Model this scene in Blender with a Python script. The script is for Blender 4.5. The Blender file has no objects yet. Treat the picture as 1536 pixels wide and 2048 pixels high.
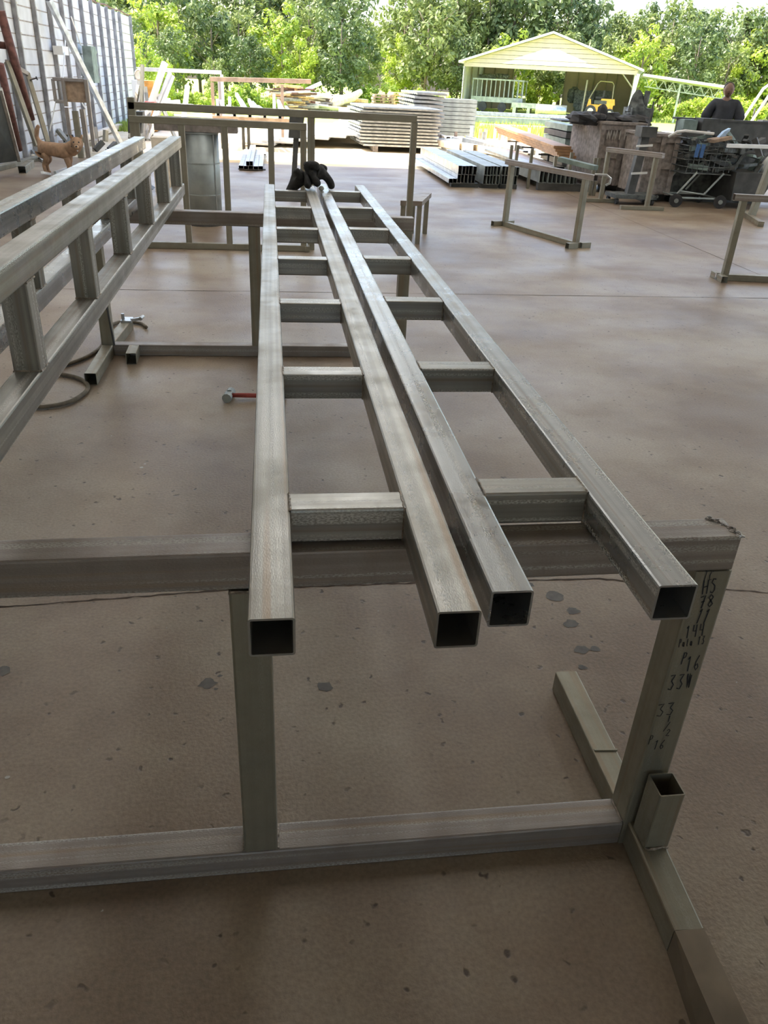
import bpy, bmesh, math, random
from mathutils import Vector, Matrix
R_ = random.Random(7)
SC = bpy.context.scene
COL = SC.collection

# ------------------------------------------------------------------ camera
F, CX, CY, CAMH = 1558.0, 768.0, 1024.0, 1.6
CM = Matrix(((0.99095, 0.02087, -0.13361), (-0.12673, 0.48813, -0.86352), (0.04720, 0.87252, 0.48629)))
def _cm():
    def v(px, py): return Vector(((px-CX)/F, -(py-CY)/F, -1.0)).normalized()
    up = -v(616, 3820)
    y = v(538, 143); y = (y - up*y.dot(up)).normalized(); x = y.cross(up)
    return Matrix((x, y, up))
CM = _cm()
cd = bpy.data.cameras.new('camera'); cam = bpy.data.objects.new('camera', cd); COL.objects.link(cam)
cd.sensor_fit = 'VERTICAL'; cd.sensor_height = 36.0; cd.sensor_width = 27.0
cd.lens = 36.0*F/2048.0; cd.clip_start = 0.05; cd.clip_end = 400
cam.matrix_world = Matrix.Translation((0, 0, CAMH)) @ CM.to_4x4()
SC.camera = cam
# ------------------------------------------------------------------ view, world, sun
SC.view_settings.view_transform = 'Standard'; SC.view_settings.look = 'None'
SC.view_settings.gamma = 1.0; SC.view_settings.use_curve_mapping = False
SC.view_settings.exposure = 2.25
w = bpy.data.worlds.new('sky'); SC.world = w; w.use_nodes = True
nt = w.node_tree; nt.nodes.clear()
sk = nt.nodes.new('ShaderNodeTexSky'); sk.sky_type = 'NISHITA'; sk.sun_disc = False
sk.sun_elevation = math.radians(52); sk.sun_rotation = math.radians(-75); sk.air_density = 1.0; sk.dust_density = 4.0; sk.ozone_density = 1.0
bg = nt.nodes.new('ShaderNodeBackground'); bg.inputs['Strength'].default_value = 0.17
wo = nt.nodes.new('ShaderNodeOutputWorld')
nt.links.new(sk.outputs[0], bg.inputs[0]); nt.links.new(bg.outputs[0], wo.inputs[0])
sd = bpy.data.lights.new('sun', 'SUN'); sun = bpy.data.objects.new('sun', sd); COL.objects.link(sun)
sd.energy = 2.6; sd.angle = math.radians(0.6); sd.color = (1.0, 0.95, 0.86)
SUND = Vector((-0.60, 0.20, 0.98)).normalized()      # towards the sun
sun.rotation_euler = SUND.to_track_quat('Z', 'Y').to_euler()

# ------------------------------------------------------------------ measuring helpers (true positions in the yard)
def ray(px, py): return CM @ Vector(((px-CX)/F, -(py-CY)/F, -1.0)).normalized()
def fl(px, py, z=0.0):
    r = ray(px, py); t = (z-CAMH)/r.z; return Vector((r.x*t, r.y*t, z))
def at(px, py, Y):
    r = ray(px, py); t = Y/r.y; return Vector((r.x*t, Y, CAMH+r.z*t))
def onx(px, py, X):
    r = ray(px, py); t = X/r.x; return Vector((X, r.y*t, CAMH+r.z*t))

# ------------------------------------------------------------------ materials
MATS = {}
def newmat(name):
    m = bpy.data.materials.new(name); m.use_nodes = True; MATS[name] = m
    return m, m.node_tree, m.node_tree.nodes['Principled BSDF']
def mix_noise(nt, c1, c2, scale, detail=4, coord='Object', stretch=None, lo=.35, hi=.65):
    tc = nt.nodes.new('ShaderNodeTexCoord'); mp = nt.nodes.new('ShaderNodeMapping')
    if stretch: mp.inputs['Scale'].default_value = stretch
    nz = nt.nodes.new('ShaderNodeTexNoise'); nz.inputs['Scale'].default_value = scale; nz.inputs['Detail'].default_value = detail
    cr = nt.nodes.new('ShaderNodeValToRGB'); cr.color_ramp.elements[0].position = lo; cr.color_ramp.elements[1].position = hi
    cr.color_ramp.elements[0].color = (*c1, 1); cr.color_ramp.elements[1].color = (*c2, 1)
    nt.links.new(tc.outputs[coord], mp.inputs[0]); nt.links.new(mp.outputs[0], nz.inputs[0]); nt.links.new(nz.outputs[0], cr.inputs[0])
    return cr.outputs[0], nz.outputs[0], mp
def plain(name, c, rough=.6, metal=0.0, var=.25, scale=6, bump=0.0, coord='Object', emis=None):
    m, nt, b = newmat(name)
    lo = tuple(x*(1-var) for x in c); hi = tuple(min(1, x*(1+var)) for x in c)
    co, fa, mp = mix_noise(nt, lo, hi, scale, coord=coord)
    nt.links.new(co, b.inputs['Base Color']); b.inputs['Roughness'].default_value = rough; b.inputs['Metallic'].default_value = metal
    if bump:
        bp = nt.nodes.new('ShaderNodeBump'); bp.inputs['Strength'].default_value = bump; bp.inputs['Distance'].default_value = .02
        nt.links.new(fa, bp.inputs['Height']); nt.links.new(bp.outputs[0], b.inputs['Normal'])
    return m
def steel(name, base, dirt, r0=.28, r1=.5, metal=.75, speck=.8, scale_amt=1.0, streak=.80):
    """square tube steel: UV.x runs along the tube in metres, UV.y around it; long mill-scale streaks and dull patches"""
    m, nt, b = newmat(name); N = nt.nodes.new; Lk = nt.links.new
    uv = N('ShaderNodeTexCoord')
    mp = N('ShaderNodeMapping'); mp.inputs['Scale'].default_value = (.5, 55, 1); Lk(uv.outputs['UV'], mp.inputs[0])
    st = N('ShaderNodeTexNoise'); st.inputs['Scale'].default_value = 1.0; st.inputs['Detail'].default_value = 3; Lk(mp.outputs[0], st.inputs[0])
    pt = N('ShaderNodeTexNoise'); pt.inputs['Scale'].default_value = 7; pt.inputs['Detail'].default_value = 6; pt.inputs['Roughness'].default_value = .65; Lk(uv.outputs['Object'], pt.inputs[0])
    mp2 = N('ShaderNodeMapping'); mp2.inputs['Scale'].default_value = (170, 420, 1); Lk(uv.outputs['UV'], mp2.inputs[0])
    sp = N('ShaderNodeTexNoise'); sp.inputs['Scale'].default_value = 1.0; sp.inputs['Detail'].default_value = 2; Lk(mp2.outputs[0], sp.inputs[0])
    # colour
    c1 = N('ShaderNodeMix'); c1.data_type = 'RGBA'; c1.inputs[6].default_value = (*base, 1); c1.inputs[7].default_value = (*[x*streak for x in base], 1)
    r1_ = N('ShaderNodeMapRange'); r1_.inputs[1].default_value = .38; r1_.inputs[2].default_value = .62; Lk(st.outputs[0], r1_.inputs[0]); Lk(r1_.outputs[0], c1.inputs[0])
    c2 = N('ShaderNodeMix'); c2.data_type = 'RGBA'; c2.inputs[7].default_value = (*dirt, 1); Lk(c1.outputs[2], c2.inputs[6])
    r2 = N('ShaderNodeMapRange'); r2.inputs[1].default_value = .42; r2.inputs[2].default_value = .8; r2.inputs[4].default_value = .8; Lk(pt.outputs[0], r2.inputs[0]); Lk(r2.outputs[0], c2.inputs[0])
    # pale speckled scale in long bands
    mp3 = N('ShaderNodeMapping'); mp3.inputs['Scale'].default_value = (.35, 45, 1); mp3.inputs['Location'].default_value = (3, 7, 0); Lk(uv.outputs['UV'], mp3.inputs[0])
    bd = N('ShaderNodeTexNoise'); bd.inputs['Scale'].default_value = 1.0; bd.inputs['Detail'].default_value = 1; Lk(mp3.outputs[0], bd.inputs[0])
    rb = N('ShaderNodeMapRange'); rb.inputs[1].default_value = .52; rb.inputs[2].default_value = .62; Lk(bd.outputs[0], rb.inputs[0])
    rs = N('ShaderNodeMapRange'); rs.inputs[1].default_value = .45; rs.inputs[2].default_value = .56; Lk(sp.outputs[0], rs.inputs[0])
    mu = N('ShaderNodeMath'); mu.operation = 'MULTIPLY'; Lk(rb.outputs[0], mu.inputs[0]); Lk(rs.outputs[0], mu.inputs[1])
    mu2 = N('ShaderNodeMath'); mu2.operation = 'MULTIPLY'; mu2.inputs[1].default_value = speck; Lk(mu.outputs[0], mu2.inputs[0])
    c3 = N('ShaderNodeMix'); c3.data_type = 'RGBA'; c3.inputs[7].default_value = (.62, .62, .58, 1); Lk(c2.outputs[2], c3.inputs[6]); Lk(mu2.outputs[0], c3.inputs[0])
    mp4 = N('ShaderNodeMapping'); mp4.inputs['Scale'].default_value = (.45, 34, 1); mp4.inputs['Location'].default_value = (11, 2, 0); Lk(uv.outputs['UV'], mp4.inputs[0])
    ru_ = N('ShaderNodeTexNoise'); ru_.inputs['Scale'].default_value = 1.0; ru_.inputs['Detail'].default_value = 4; Lk(mp4.outputs[0], ru_.inputs[0])
    rm = N('ShaderNodeMapRange'); rm.inputs[1].default_value = .56; rm.inputs[2].default_value = .68; rm.inputs[4].default_value = .55; Lk(ru_.outputs[0], rm.inputs[0])
    c4 = N('ShaderNodeMix'); c4.data_type = 'RGBA'; c4.inputs[7].default_value = (.27, .19, .12, 1); Lk(c3.outputs[2], c4.inputs[6]); Lk(rm.outputs[0], c4.inputs[0])
    Lk(c4.outputs[2], b.inputs['Base Color'])
    rr = N('ShaderNodeMapRange'); rr.inputs[1].default_value = .35; rr.inputs[2].default_value = .65; rr.inputs[3].default_value = r0; rr.inputs[4].default_value = r1
    Lk(pt.outputs[0], rr.inputs[0]); Lk(rr.outputs[0], b.inputs['Roughness'])
    ms = N('ShaderNodeMath'); ms.operation = 'SUBTRACT'; ms.inputs[0].default_value = metal; Lk(mu2.outputs[0], ms.inputs[1]); ms.use_clamp = True
    Lk(ms.outputs[0], b.inputs['Metallic'])
    bp = N('ShaderNodeBump'); bp.inputs['Strength'].default_value = .12*scale_amt; bp.inputs['Distance'].default_value = .002
    Lk(sp.outputs[0], bp.inputs['Height']); Lk(bp.outputs[0], b.inputs['Normal'])
    return m
STEEL = steel('mill_steel', (.385, .375, .34), (.29, .27, .22), streak=.68)
STEEL_B = steel('bright_mill_steel', (.43, .44, .435), (.33, .33, .31), r0=.2, r1=.4, streak=.70)
STAND = steel('old_stand_steel', (.31, .29, .225), (.22, .20, .145), r0=.38, r1=.58, metal=.55, speck=.08, streak=.9)
STANDW = steel('worn_stand_steel', (.33, .295, .265), (.225, .18, .155), r0=.36, r1=.6, metal=.4, speck=.45, scale_amt=3, streak=.80)
GALV = plain('galvanised', (.50, .52, .53), rough=.32, metal=.8, var=.18, scale=9)
GALVD = plain('dull_galvanised', (.34, .37, .35), rough=.45, metal=.4, var=.2, scale=5)
TUBEINS = plain('dark_tube_bore', (.07, .07, .055), rough=.7, metal=.3, var=.4, scale=20)
WELD = plain('weld_bead', (.30, .25, .20), rough=.5, metal=.5, var=.5, scale=60, bump=.6)
DARK = plain('dark_iron', (.085, .085, .08), rough=.55, metal=.3)
BLACK = plain('black_rubber', (.04, .04, .042), rough=.75)
RUST = plain('rusty_pipe', (.16, .07, .055), rough=.6, metal=.3, var=.35, scale=12)
WOOD = plain('weathered_wood', (.26, .225, .20), rough=.8, var=.3, scale=14)
PLY = plain('plywood', (.34, .24, .16), rough=.8, var=.25, scale=10)
FRESH = plain('fresh_lumber', (.62, .40, .22), rough=.75, var=.3, scale=8)
PALEW = plain('pale_lumber', (.75, .66, .52), rough=.75, var=.2, scale=8)
COPPER = plain('orange_coated_panel', (.50, .28, .14), rough=.45, metal=.3, var=.2, scale=4)
WHITE = plain('white_siding', (.78, .78, .75), rough=.5, var=.05, scale=3)
BEIGE = plain('beige_siding', (.50, .41, .36), rough=.55, var=.06, scale=3)
SILVERW = plain('white_painted_steel', (.75, .75, .72), rough=.35, metal=.1, var=.08)
TAN = plain('tan_painted_pole', (.50, .36, .26), rough=.6, var=.2)
YEL = plain('forklift_yellow', (.80, .40, .06), rough=.45, var=.12)
PYEL = plain('pale_yellow_paint', (.85, .70, .25), rough=.45, var=.1)
RED = plain('red_paint', (.55, .06, .04), rough=.45, var=.15)
BLUE = plain('blue_cloth', (.07, .16, .36), rough=.85)
ORANGE = plain('orange_plastic', (.75, .34, .07), rough=.6)
SCRAP = plain('scrap_grey', (.11, .12, .115), rough=.6, metal=.3, var=.5, scale=11)
GREENG = plain('green_grey_metal', (.22, .28, .25), rough=.5, metal=.3)
HOSE = plain('hose_rubber', (.16, .13, .09), rough=.7, var=.2, scale=30)
GLOVE = plain('dark_glove_leather', (.03, .028, .026), rough=.85, var=.4, scale=40, bump=.4)
SHIRT = plain('dark_tshirt', (.045, .05, .06), rough=.9)
JEANS = plain('dark_trousers', (.03, .035, .05), rough=.9)
SKIN = plain('skin', (.23, .135, .095), rough=.55, var=.08)
HAIR = plain('dark_hair', (.03, .02, .015), rough=.8)
FUR = plain('tan_fur', (.37, .235, .145), rough=.9, var=.25, scale=14)
FURL = plain('pale_fur', (.55, .38, .24), rough=.9, var=.2, scale=14)
INK = plain('marker_ink', (.015, .015, .018), rough=.6)
CHALK = plain('pale_paint_marks', (.42, .40, .36), rough=.8)
TILE = plain('grey_roof_metal', (.58, .54, .46), rough=.6, metal=.1)
BARK = plain('bark', (.20, .16, .12), rough=.9, var=.3, scale=20)
REDH = plain('red_handle', (.38, .06, .045), rough=.5, var=.15, scale=20)
STONE = plain('pale_rubble', (.60, .53, .44), rough=.9, var=.2, scale=5)

def leafmat(name, c1, c2, trans=.35):
    m, nt, b = newmat(name); N = nt.nodes.new; Lk = nt.links.new
    g = N('ShaderNodeNewGeometry')
    nz = N('ShaderNodeTexNoise'); nz.inputs['Scale'].default_value = .45; nz.inputs['Detail'].default_value = 3
    tc = N('ShaderNodeTexCoord'); Lk(g.outputs['Position'], nz.inputs[0])
    ri = N('ShaderNodeMath'); ri.operation = 'MULTIPLY_ADD'; ri.inputs[1].default_value = .55; ri.inputs[2].default_value = .0
    Lk(g.outputs['Random Per Island'], ri.inputs[0])
    ad = N('ShaderNodeMath'); ad.operation = 'MULTIPLY_ADD'; ad.inputs[1].default_value = 1.4; Lk(nz.outputs[0], ad.inputs[0]); Lk(ri.outputs[0], ad.inputs[2])
    sb = N('ShaderNodeMath'); sb.operation = 'SUBTRACT'; sb.inputs[1].default_value = .45; sb.use_clamp = True; Lk(ad.outputs[0], sb.inputs[0])
    mx = N('ShaderNodeMix'); mx.data_type = 'RGBA'; mx.inputs[6].default_value = (*c1, 1); mx.inputs[7].default_value = (*c2, 1); Lk(sb.outputs[0], mx.inputs[0])
    Lk(mx.outputs[2], b.inputs['Base Color']); b.inputs['Roughness'].default_value = .5
    tr = N('ShaderNodeBsdfTranslucent'); Lk(mx.outputs[2], tr.inputs[0])
    ms = N('ShaderNodeMixShader'); ms.inputs[0].default_value = trans
    out = nt.nodes['Material Output']; Lk(b.outputs[0], ms.inputs[1]); Lk(tr.outputs[0], ms.inputs[2]); Lk(ms.outputs[0], out.inputs[0])
    return m
LEAF = leafmat('leaf_mid_green', (.07, .125, .035), (.28, .33, .09))
LEAFD = leafmat('leaf_deep_green', (.05, .095, .035), (.19, .25, .08))
LEAFY = leafmat('leaf_yellow_green', (.13, .25, .03), (.50, .58, .07))
GRASSM = leafmat('grass_blade', (.20, .30, .05), (.52, .58, .12), trans=.3)

def floor_mat():
    m, nt, b = newmat('polished_concrete'); N = nt.nodes.new; Lk = nt.links.new
    g = N('ShaderNodeNewGeometry')
    n1 = N('ShaderNodeTexNoise'); n1.inputs['Scale'].default_value = .9; n1.inputs['Detail'].default_value = 7; n1.inputs['Roughness'].default_value = .6; Lk(g.outputs['Position'], n1.inputs[0])
    mp = N('ShaderNodeMapping'); mp.inputs['Scale'].default_value = (.8, 1.3, 1); Lk(g.outputs['Position'], mp.inputs[0])
    n2 = N('ShaderNodeTexNoise'); n2.inputs['Scale'].default_value = 1.3; n2.inputs['Detail'].default_value = 5; Lk(mp.outputs[0], n2.inputs[0])
    n3 = N('ShaderNodeTexNoise'); n3.inputs['Scale'].default_value = 90; n3.inputs['Detail'].default_value = 4; Lk(g.outputs['Position'], n3.inputs[0])
    cr = N('ShaderNodeValToRGB'); e = cr.color_ramp.elements
    e[0].position = .38; e[0].color = (.195, .135, .088, 1); e[1].position = .62; e[1].color = (.33, .27, .195, 1)
    e.new(.5).color = (.265, .20, .138, 1); Lk(n1.outputs[0], cr.inputs[0])
    c2 = N('ShaderNodeMix'); c2.data_type = 'RGBA'; c2.blend_type = 'MULTIPLY'; c2.inputs[0].default_value = .6
    r = N('ShaderNodeMapRange'); r.inputs[1].default_value = .3; r.inputs[2].default_value = .7; r.inputs[3].default_value = .72; r.inputs[4].default_value = 1.2; Lk(n3.outputs[0], r.inputs[0])
    Lk(cr.outputs[0], c2.inputs[6]); Lk(r.outputs[0], c2.inputs[7])
    # brown pits and specks
    vo = N('ShaderNodeTexVoronoi'); vo.inputs['Scale'].default_value = 17; vo.inputs['Randomness'].default_value = 1
    nw = N('ShaderNodeTexNoise'); nw.inputs['Scale'].default_value = 30; Lk(g.outputs['Position'], nw.inputs[0])
    vm = N('ShaderNodeVectorMath'); vm.operation = 'MULTIPLY_ADD'; vm.inputs[1].default_value = (.05, .05, .05); Lk(nw.outputs[1], vm.inputs[0]); Lk(g.outputs['Position'], vm.inputs[2]); Lk(vm.outputs[0], vo.inputs[0])
    pr = N('ShaderNodeMapRange'); pr.inputs[1].default_value = .08; pr.inputs[2].default_value = .17; pr.inputs[3].default_value = 1; pr.inputs[4].default_value = 0; Lk(vo.outputs[0], pr.inputs[0])
    n4 = N('ShaderNodeTexNoise'); n4.inputs['Scale'].default_value = 5; Lk(g.outputs['Position'], n4.inputs[0])
    pr2 = N('ShaderNodeMapRange'); pr2.inputs[1].default_value = .40; pr2.inputs[2].default_value = .55; Lk(n4.outputs[0], pr2.inputs[0])
    pm = N('ShaderNodeMath'); pm.operation = 'MULTIPLY'; Lk(pr.outputs[0], pm.inputs[0]); Lk(pr2.outputs[0], pm.inputs[1])
    c3 = N('ShaderNodeMix'); c3.data_type = 'RGBA'; c3.inputs[7].default_value = (.075, .05, .03, 1); Lk(c2.outputs[2], c3.inputs[6]); Lk(pm.outputs[0], c3.inputs[0])
    Lk(c3.outputs[2], b.inputs['Base Color'])
    rr = N('ShaderNodeMapRange'); rr.inputs[1].default_value = .35; rr.inputs[2].default_value = .65; rr.inputs[3].default_value = .36; rr.inputs[4].default_value = .50
    Lk(n2.outputs[0], rr.inputs[0]); Lk(rr.outputs[0], b.inputs['Roughness'])
    b.inputs['Specular IOR Level'].default_value = .55
    ba = N('ShaderNodeMath'); ba.operation = 'SUBTRACT'; Lk(n3.outputs[0], ba.inputs[0]); Lk(pm.outputs[0], ba.inputs[1])
    bp = N('ShaderNodeBump'); bp.inputs['Strength'].default_value = .22; bp.inputs['Distance'].default_value = .006; Lk(ba.outputs[0], bp.inputs['Height']); Lk(bp.outputs[0], b.inputs['Normal'])
    return m
FLOORM = floor_mat()
def ground_mat():
    m, nt, b = newmat('sandy_yard'); N = nt.nodes.new; Lk = nt.links.new
    g = N('ShaderNodeNewGeometry'); sp = N('ShaderNodeSeparateXYZ'); Lk(g.outputs['Position'], sp.inputs[0])
    n1 = N('ShaderNodeTexNoise'); n1.inputs['Scale'].default_value = .5; n1.inputs['Detail'].default_value = 8; Lk(g.outputs['Position'], n1.inputs[0])
    cr = N('ShaderNodeValToRGB'); e = cr.color_ramp.elements
    e[0].position = .35; e[0].color = (.52, .40, .22, 1); e[1].position = .6; e[1].color = (.72, .66, .52, 1); Lk(n1.outputs[0], cr.inputs[0])
    n2 = N('ShaderNodeTexNoise'); n2.inputs['Scale'].default_value = .22; n2.inputs['Detail'].default_value = 5; Lk(g.outputs['Position'], n2.inputs[0])
    ad = N('ShaderNodeMath'); ad.operation = 'MULTIPLY_ADD'; ad.inputs[1].default_value = 22; Lk(n2.outputs[0], ad.inputs[0]); Lk(sp.outputs[1], ad.inputs[2])
    gr = N('ShaderNodeMapRange'); gr.inputs[1].default_value = 40; gr.inputs[2].default_value = 46; Lk(ad.outputs[0], gr.inputs[0])
    mx = N('ShaderNodeMix'); mx.data_type = 'RGBA'; mx.inputs[7].default_value = (.36, .44, .08, 1); Lk(cr.outputs[0], mx.inputs[6]); Lk(gr.outputs[0], mx.inputs[0])
    Lk(mx.outputs[2], b.inputs['Base Color']); b.inputs['Roughness'].default_value = .95
    return m
GROUNDM = ground_mat()

# ------------------------------------------------------------------ mesh builder
def root_of(p):
    while p.parent: p = p.parent
    return p
class MB:
    def __init__(s): s.v = []; s.f = []; s.uv = []
    def add(s, vs, fs, uvs=None):
        n = len(s.v); s.v += [Vector(v) for v in vs]
        for i, f in enumerate(fs):
            s.f.append([n+k for k in f]); s.uv.append(uvs[i] if uvs else [(vs[k][0], vs[k][1]) for k in f])
    def box(s, a, b):
        x0, y0, z0 = a; x1, y1, z1 = b
        s.hexa([(x0, y0, z0), (x1, y0, z0), (x1, y1, z0), (x0, y1, z0), (x0, y0, z1), (x1, y0, z1), (x1, y1, z1), (x0, y1, z1)])
    def hexa(s, c):
        s.add(c, [(0, 3, 2, 1), (4, 5, 6, 7), (0, 1, 5, 4), (1, 2, 6, 5), (2, 3, 7, 6), (3, 0, 4, 7)])
    def prism(s, poly, d):
        """poly: list of 3D points (planar), extruded by vector d"""
        n = len(poly); p = [Vector(q) for q in poly]; q = [a+Vector(d) for a in p]
        s.add(p+q, [tuple(range(n))[::-1], tuple(range(n, 2*n))] + [(i, (i+1) % n, n+(i+1) % n, n+i) for i in range(n)])
    def bar(s, p0, p1, w, h=None, up=(0, 0, 1), hollow=False, r=None, wall=.003, taper=1.0):
        """rectangular bar or square tube; w across, h along `up`; rounded edges; UV along in metres"""
        h = h or w; p0 = Vector(p0); p1 = Vector(p1); d = (p1-p0); L = d.length; d.normalize(); up = Vector(up)
        side = d.cross(up)
        if side.length < 1e-4: side = d.cross(Vector((0, 1, 0)))
        side.normalize(); up = side.cross(d).normalized()
        if r is None: r = min(w, h)*.07
        def prof(w, h, r):
            a, b = w/2, h/2; k = r*.3
            return [(-a+r, -b), (a-r, -b), (a-k, -b+k), (a, -b+r), (a, b-r), (a-k, b-k), (a-r, b), (-a+r, b), (-a+k, b-k), (-a, b-r), (-a, -b+r), (-a+k, -b+k)]
        P = prof(w, h, r); n = len(P)
        vs = []; acc = [0]
        for i in range(n): acc.append(acc[-1]+math.dist(P[i], P[(i+1) % n]))
        off = R_.random()*20
        for q, t in ((p0, 1.0), (p1, taper)):
            for x, y in P: vs.append(q+side*x*t+up*y*t)
        fs = []; uv = []
        for i in range(n):
            j = (i+1) % n; fs.append((i, j, n+j, n+i)); uv.append([(off, acc[i]+off), (off, acc[i+1]+off), (off+L, acc[i+1]+off), (off+L, acc[i]+off)])
        if not hollow:
            fs.append(tuple(range(n))[::-1]); uv.append([(off+P[k][0], off+P[k][1]) for k in range(n)][::-1])
            fs.append(tuple(range(n, 2*n))); uv.append([(off+P[k][0], off+P[k][1]) for k in range(n)])
        else:
            Q = prof(w-2*wall, h-2*wall, max(r-wall, r*.4))
            for q in (p0, p1):
                for x, y in Q: vs.append(q+side*x+up*y)
            for i in range(n):
                j = (i+1) % n; z = [(off, off)]*4
                fs.append((2*n+j, 2*n+i, 3*n+i, 3*n+j)); uv.append(z)
                fs.append((j, i, 2*n+i, 2*n+j)); uv.append(z)
                fs.append((n+i, n+j, 3*n+j, 3*n+i)); uv.append(z)
        s.add(vs, fs, uv)
    def cyl(s, p0, p1, r0, r1=None, n=16, caps=True):
        r1 = r0 if r1 is None else r1; p0 = Vector(p0); p1 = Vector(p1); d = (p1-p0).normalized()
        a = d.orthogonal().normalized(); b = d.cross(a); vs = []
        for q, r in ((p0, r0), (p1, r1)):
            for i in range(n):
                t = 2*math.pi*i/n; vs.append(q+(a*math.cos(t)+b*math.sin(t))*r)
        fs = [(i, (i+1) % n, n+(i+1) % n, n+i) for i in range(n)]
        if caps: fs += [tuple(range(n))[::-1], tuple(range(n, 2*n))]
        s.add(vs, fs)
    def path(s, pts, r, n=8):
        for i in range(len(pts)-1): s.cyl(pts[i], pts[i+1], r, n=n, caps=True)
    def tube(s, pts, r, n=8, closed=False):
        pts = [Vector(p) for p in pts]; m = len(pts); vs = []; prev = None
        for i, p in enumerate(pts):
            d = (pts[min(i+1, m-1)]-pts[max(i-1, 0)]).normalized()
            a = d.orthogonal() if prev is None else (prev-d*prev.dot(d)); a.normalize(); prev = a; b = d.cross(a)
            rr = r[i] if isinstance(r, (list, tuple)) else r
            for k in range(n):
                t = 2*math.pi*k/n; vs.append(p+(a*math.cos(t)+b*math.sin(t))*rr)
        fs = [(i*n+k, i*n+(k+1) % n, (i+1)*n+(k+1) % n, (i+1)*n+k) for i in range(m-1) for k in range(n)]
        fs += [tuple(range(n))[::-1], tuple(range((m-1)*n, m*n))]
        s.add(vs, fs)
    def blob(s, c, r, seg=10, ring=7, jit=0.0, rnd=None):
        c = Vector(c); rx, ry, rz = (r, r, r) if not isinstance(r, (tuple, list)) else r; vs = []
        for i in range(ring+1):
            ph = math.pi*i/ring
            for k in range(seg):
                t = 2*math.pi*k/seg; j = 1+(rnd.uniform(-jit, jit) if rnd and 0 < i < ring else 0)
                vs.append(c+Vector((rx*math.sin(ph)*math.cos(t)*j, ry*math.sin(ph)*math.sin(t)*j, rz*math.cos(ph)*j)))
        fs = [(i*seg+k, (i+1)*seg+k, (i+1)*seg+(k+1) % seg, i*seg+(k+1) % seg) for i in range(ring) for k in range(seg)]
        s.add(vs, fs)
    def build(s, name, mat, parent=None, smooth=False, origin=None):
        me = bpy.data.meshes.new(name)
        if parent is not None: o0 = Vector(root_of(parent).location)
        elif origin is not None: o0 = Vector(origin)
        elif s.v:
            xs = [v.x for v in s.v]; ys = [v.y for v in s.v]; zs = [v.z for v in s.v]
            o0 = Vector(((min(xs)+max(xs))/2, (min(ys)+max(ys))/2, min(zs)))
        else: o0 = Vector((0, 0, 0))
        me.from_pydata([tuple(v-o0) for v in s.v], [], s.f)
        ul = me.uv_layers.new(name='UVMap'); i = 0; flat = []
        for u in s.uv:
            for a in u: flat += [a[0], a[1]]
        ul.data.foreach_set('uv', flat)
        for m in (mat if isinstance(mat, (list, tuple)) else [mat]): me.materials.append(m)
        if smooth: me.polygons.foreach_set('use_smooth', [True]*len(me.polygons))
        me.update(); me.validate()
        o = bpy.data.objects.new(name, me); COL.objects.link(o)
        if parent is not None: o.parent = parent
        else: o.location = o0
        return o
def thing(name, label, cat, loc, group=None):
    o = bpy.data.objects.new(name, None); COL.objects.link(o); o.empty_display_size = .1
    o.location = Vector(loc); o['label'] = label; o['category'] = cat
    if group: o['group'] = group
    return o
def tag(o, label, cat, group=None, kind=None):
    o['label'] = label; o['category'] = cat
    if group: o['group'] = group
    if kind: o['kind'] = kind
    return o
def copytree(o, loc, rz=0, sc=1, label=None, group=None, parent=None):
    r = o.copy(); COL.objects.link(r); r.location = Vector(loc); r.rotation_euler = (0, 0, rz); r.scale = (sc,)*3 if not isinstance(sc, tuple) else sc
    if label: r['label'] = label
    if group: r['group'] = group
    def rec(a, b):
        for ch in a.children:
            c = ch.copy(); COL.objects.link(c); c.parent = b; rec(ch, c)
    rec(o, r); return r
def structure(o, label=None):
    o['kind'] = 'structure'
    if label: o['label'] = label; o['category'] = 'building part'
    return o
def one(name, mat, fn, parent=None, smooth=False):
    m = MB(); fn(m); return m.build(name, mat, parent, smooth)

#=====SETTING=====
# ------------------------------------------------------------------ floor slab, yard, roof, left wall
b = MB(); b.add([(-4.6, -9, 0), (30, -9, 0), (30, 17.9, 0), (-4.6, 16.9, 0), (-4.6, -9, -.15), (30, -9, -.15), (30, 17.9, -.15), (-4.6, 16.9, -.15)],
      [(0, 1, 2, 3), (4, 7, 6, 5), (0, 4, 5, 1), (1, 5, 6, 2), (2, 6, 7, 3), (3, 7, 4, 0)])
FLOOR = structure(b.build('floor', FLOORM, origin=(0, 0, 0)))
b = MB(); n = 40
xs = [-60+ i*5 for i in range(41)]; ys = [-30, 0, 10, 16, 20, 30, 40, 50, 60, 80, 110, 150]
vs = [(x, y, -.03) for y in ys for x in xs]
b.add(vs, [(j*41+i, j*41+i+1, (j+1)*41+i+1, (j+1)*41+i) for j in range(len(ys)-1) for i in range(40)])
GROUND = structure(b.build('ground', GROUNDM, origin=(0, 0, 0)))
CRACKM = plain('crack_dark', (.07, .045, .03), rough=.9, var=.3, scale=30)  # dark brown strip colour for floor cracks and slab joints
STAINM = plain('oil_stain', (.085, .075, .062), rough=.45, var=.3, scale=30)
def ribbon(b, pts, w, z=.0012, jit=0.0):
    pts = [Vector(p) for p in pts]
    vs = []; m = len(pts)
    for i, p in enumerate(pts):
        d = (pts[min(i+1, m-1)]-pts[max(i-1, 0)]); d.z = 0; d.normalize(); nrm = Vector((-d.y, d.x, 0)); ww = w*(1+R_.uniform(-.6, .6)) if jit else w
        q = p+nrm*R_.uniform(-jit, jit); vs += [(q.x+nrm.x*ww, q.y+nrm.y*ww, z), (q.x-nrm.x*ww, q.y-nrm.y*ww, z)]
    b.add(vs, [(2*i, 2*i+1, 2*i+3, 2*i+2) for i in range(m-1)])
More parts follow.
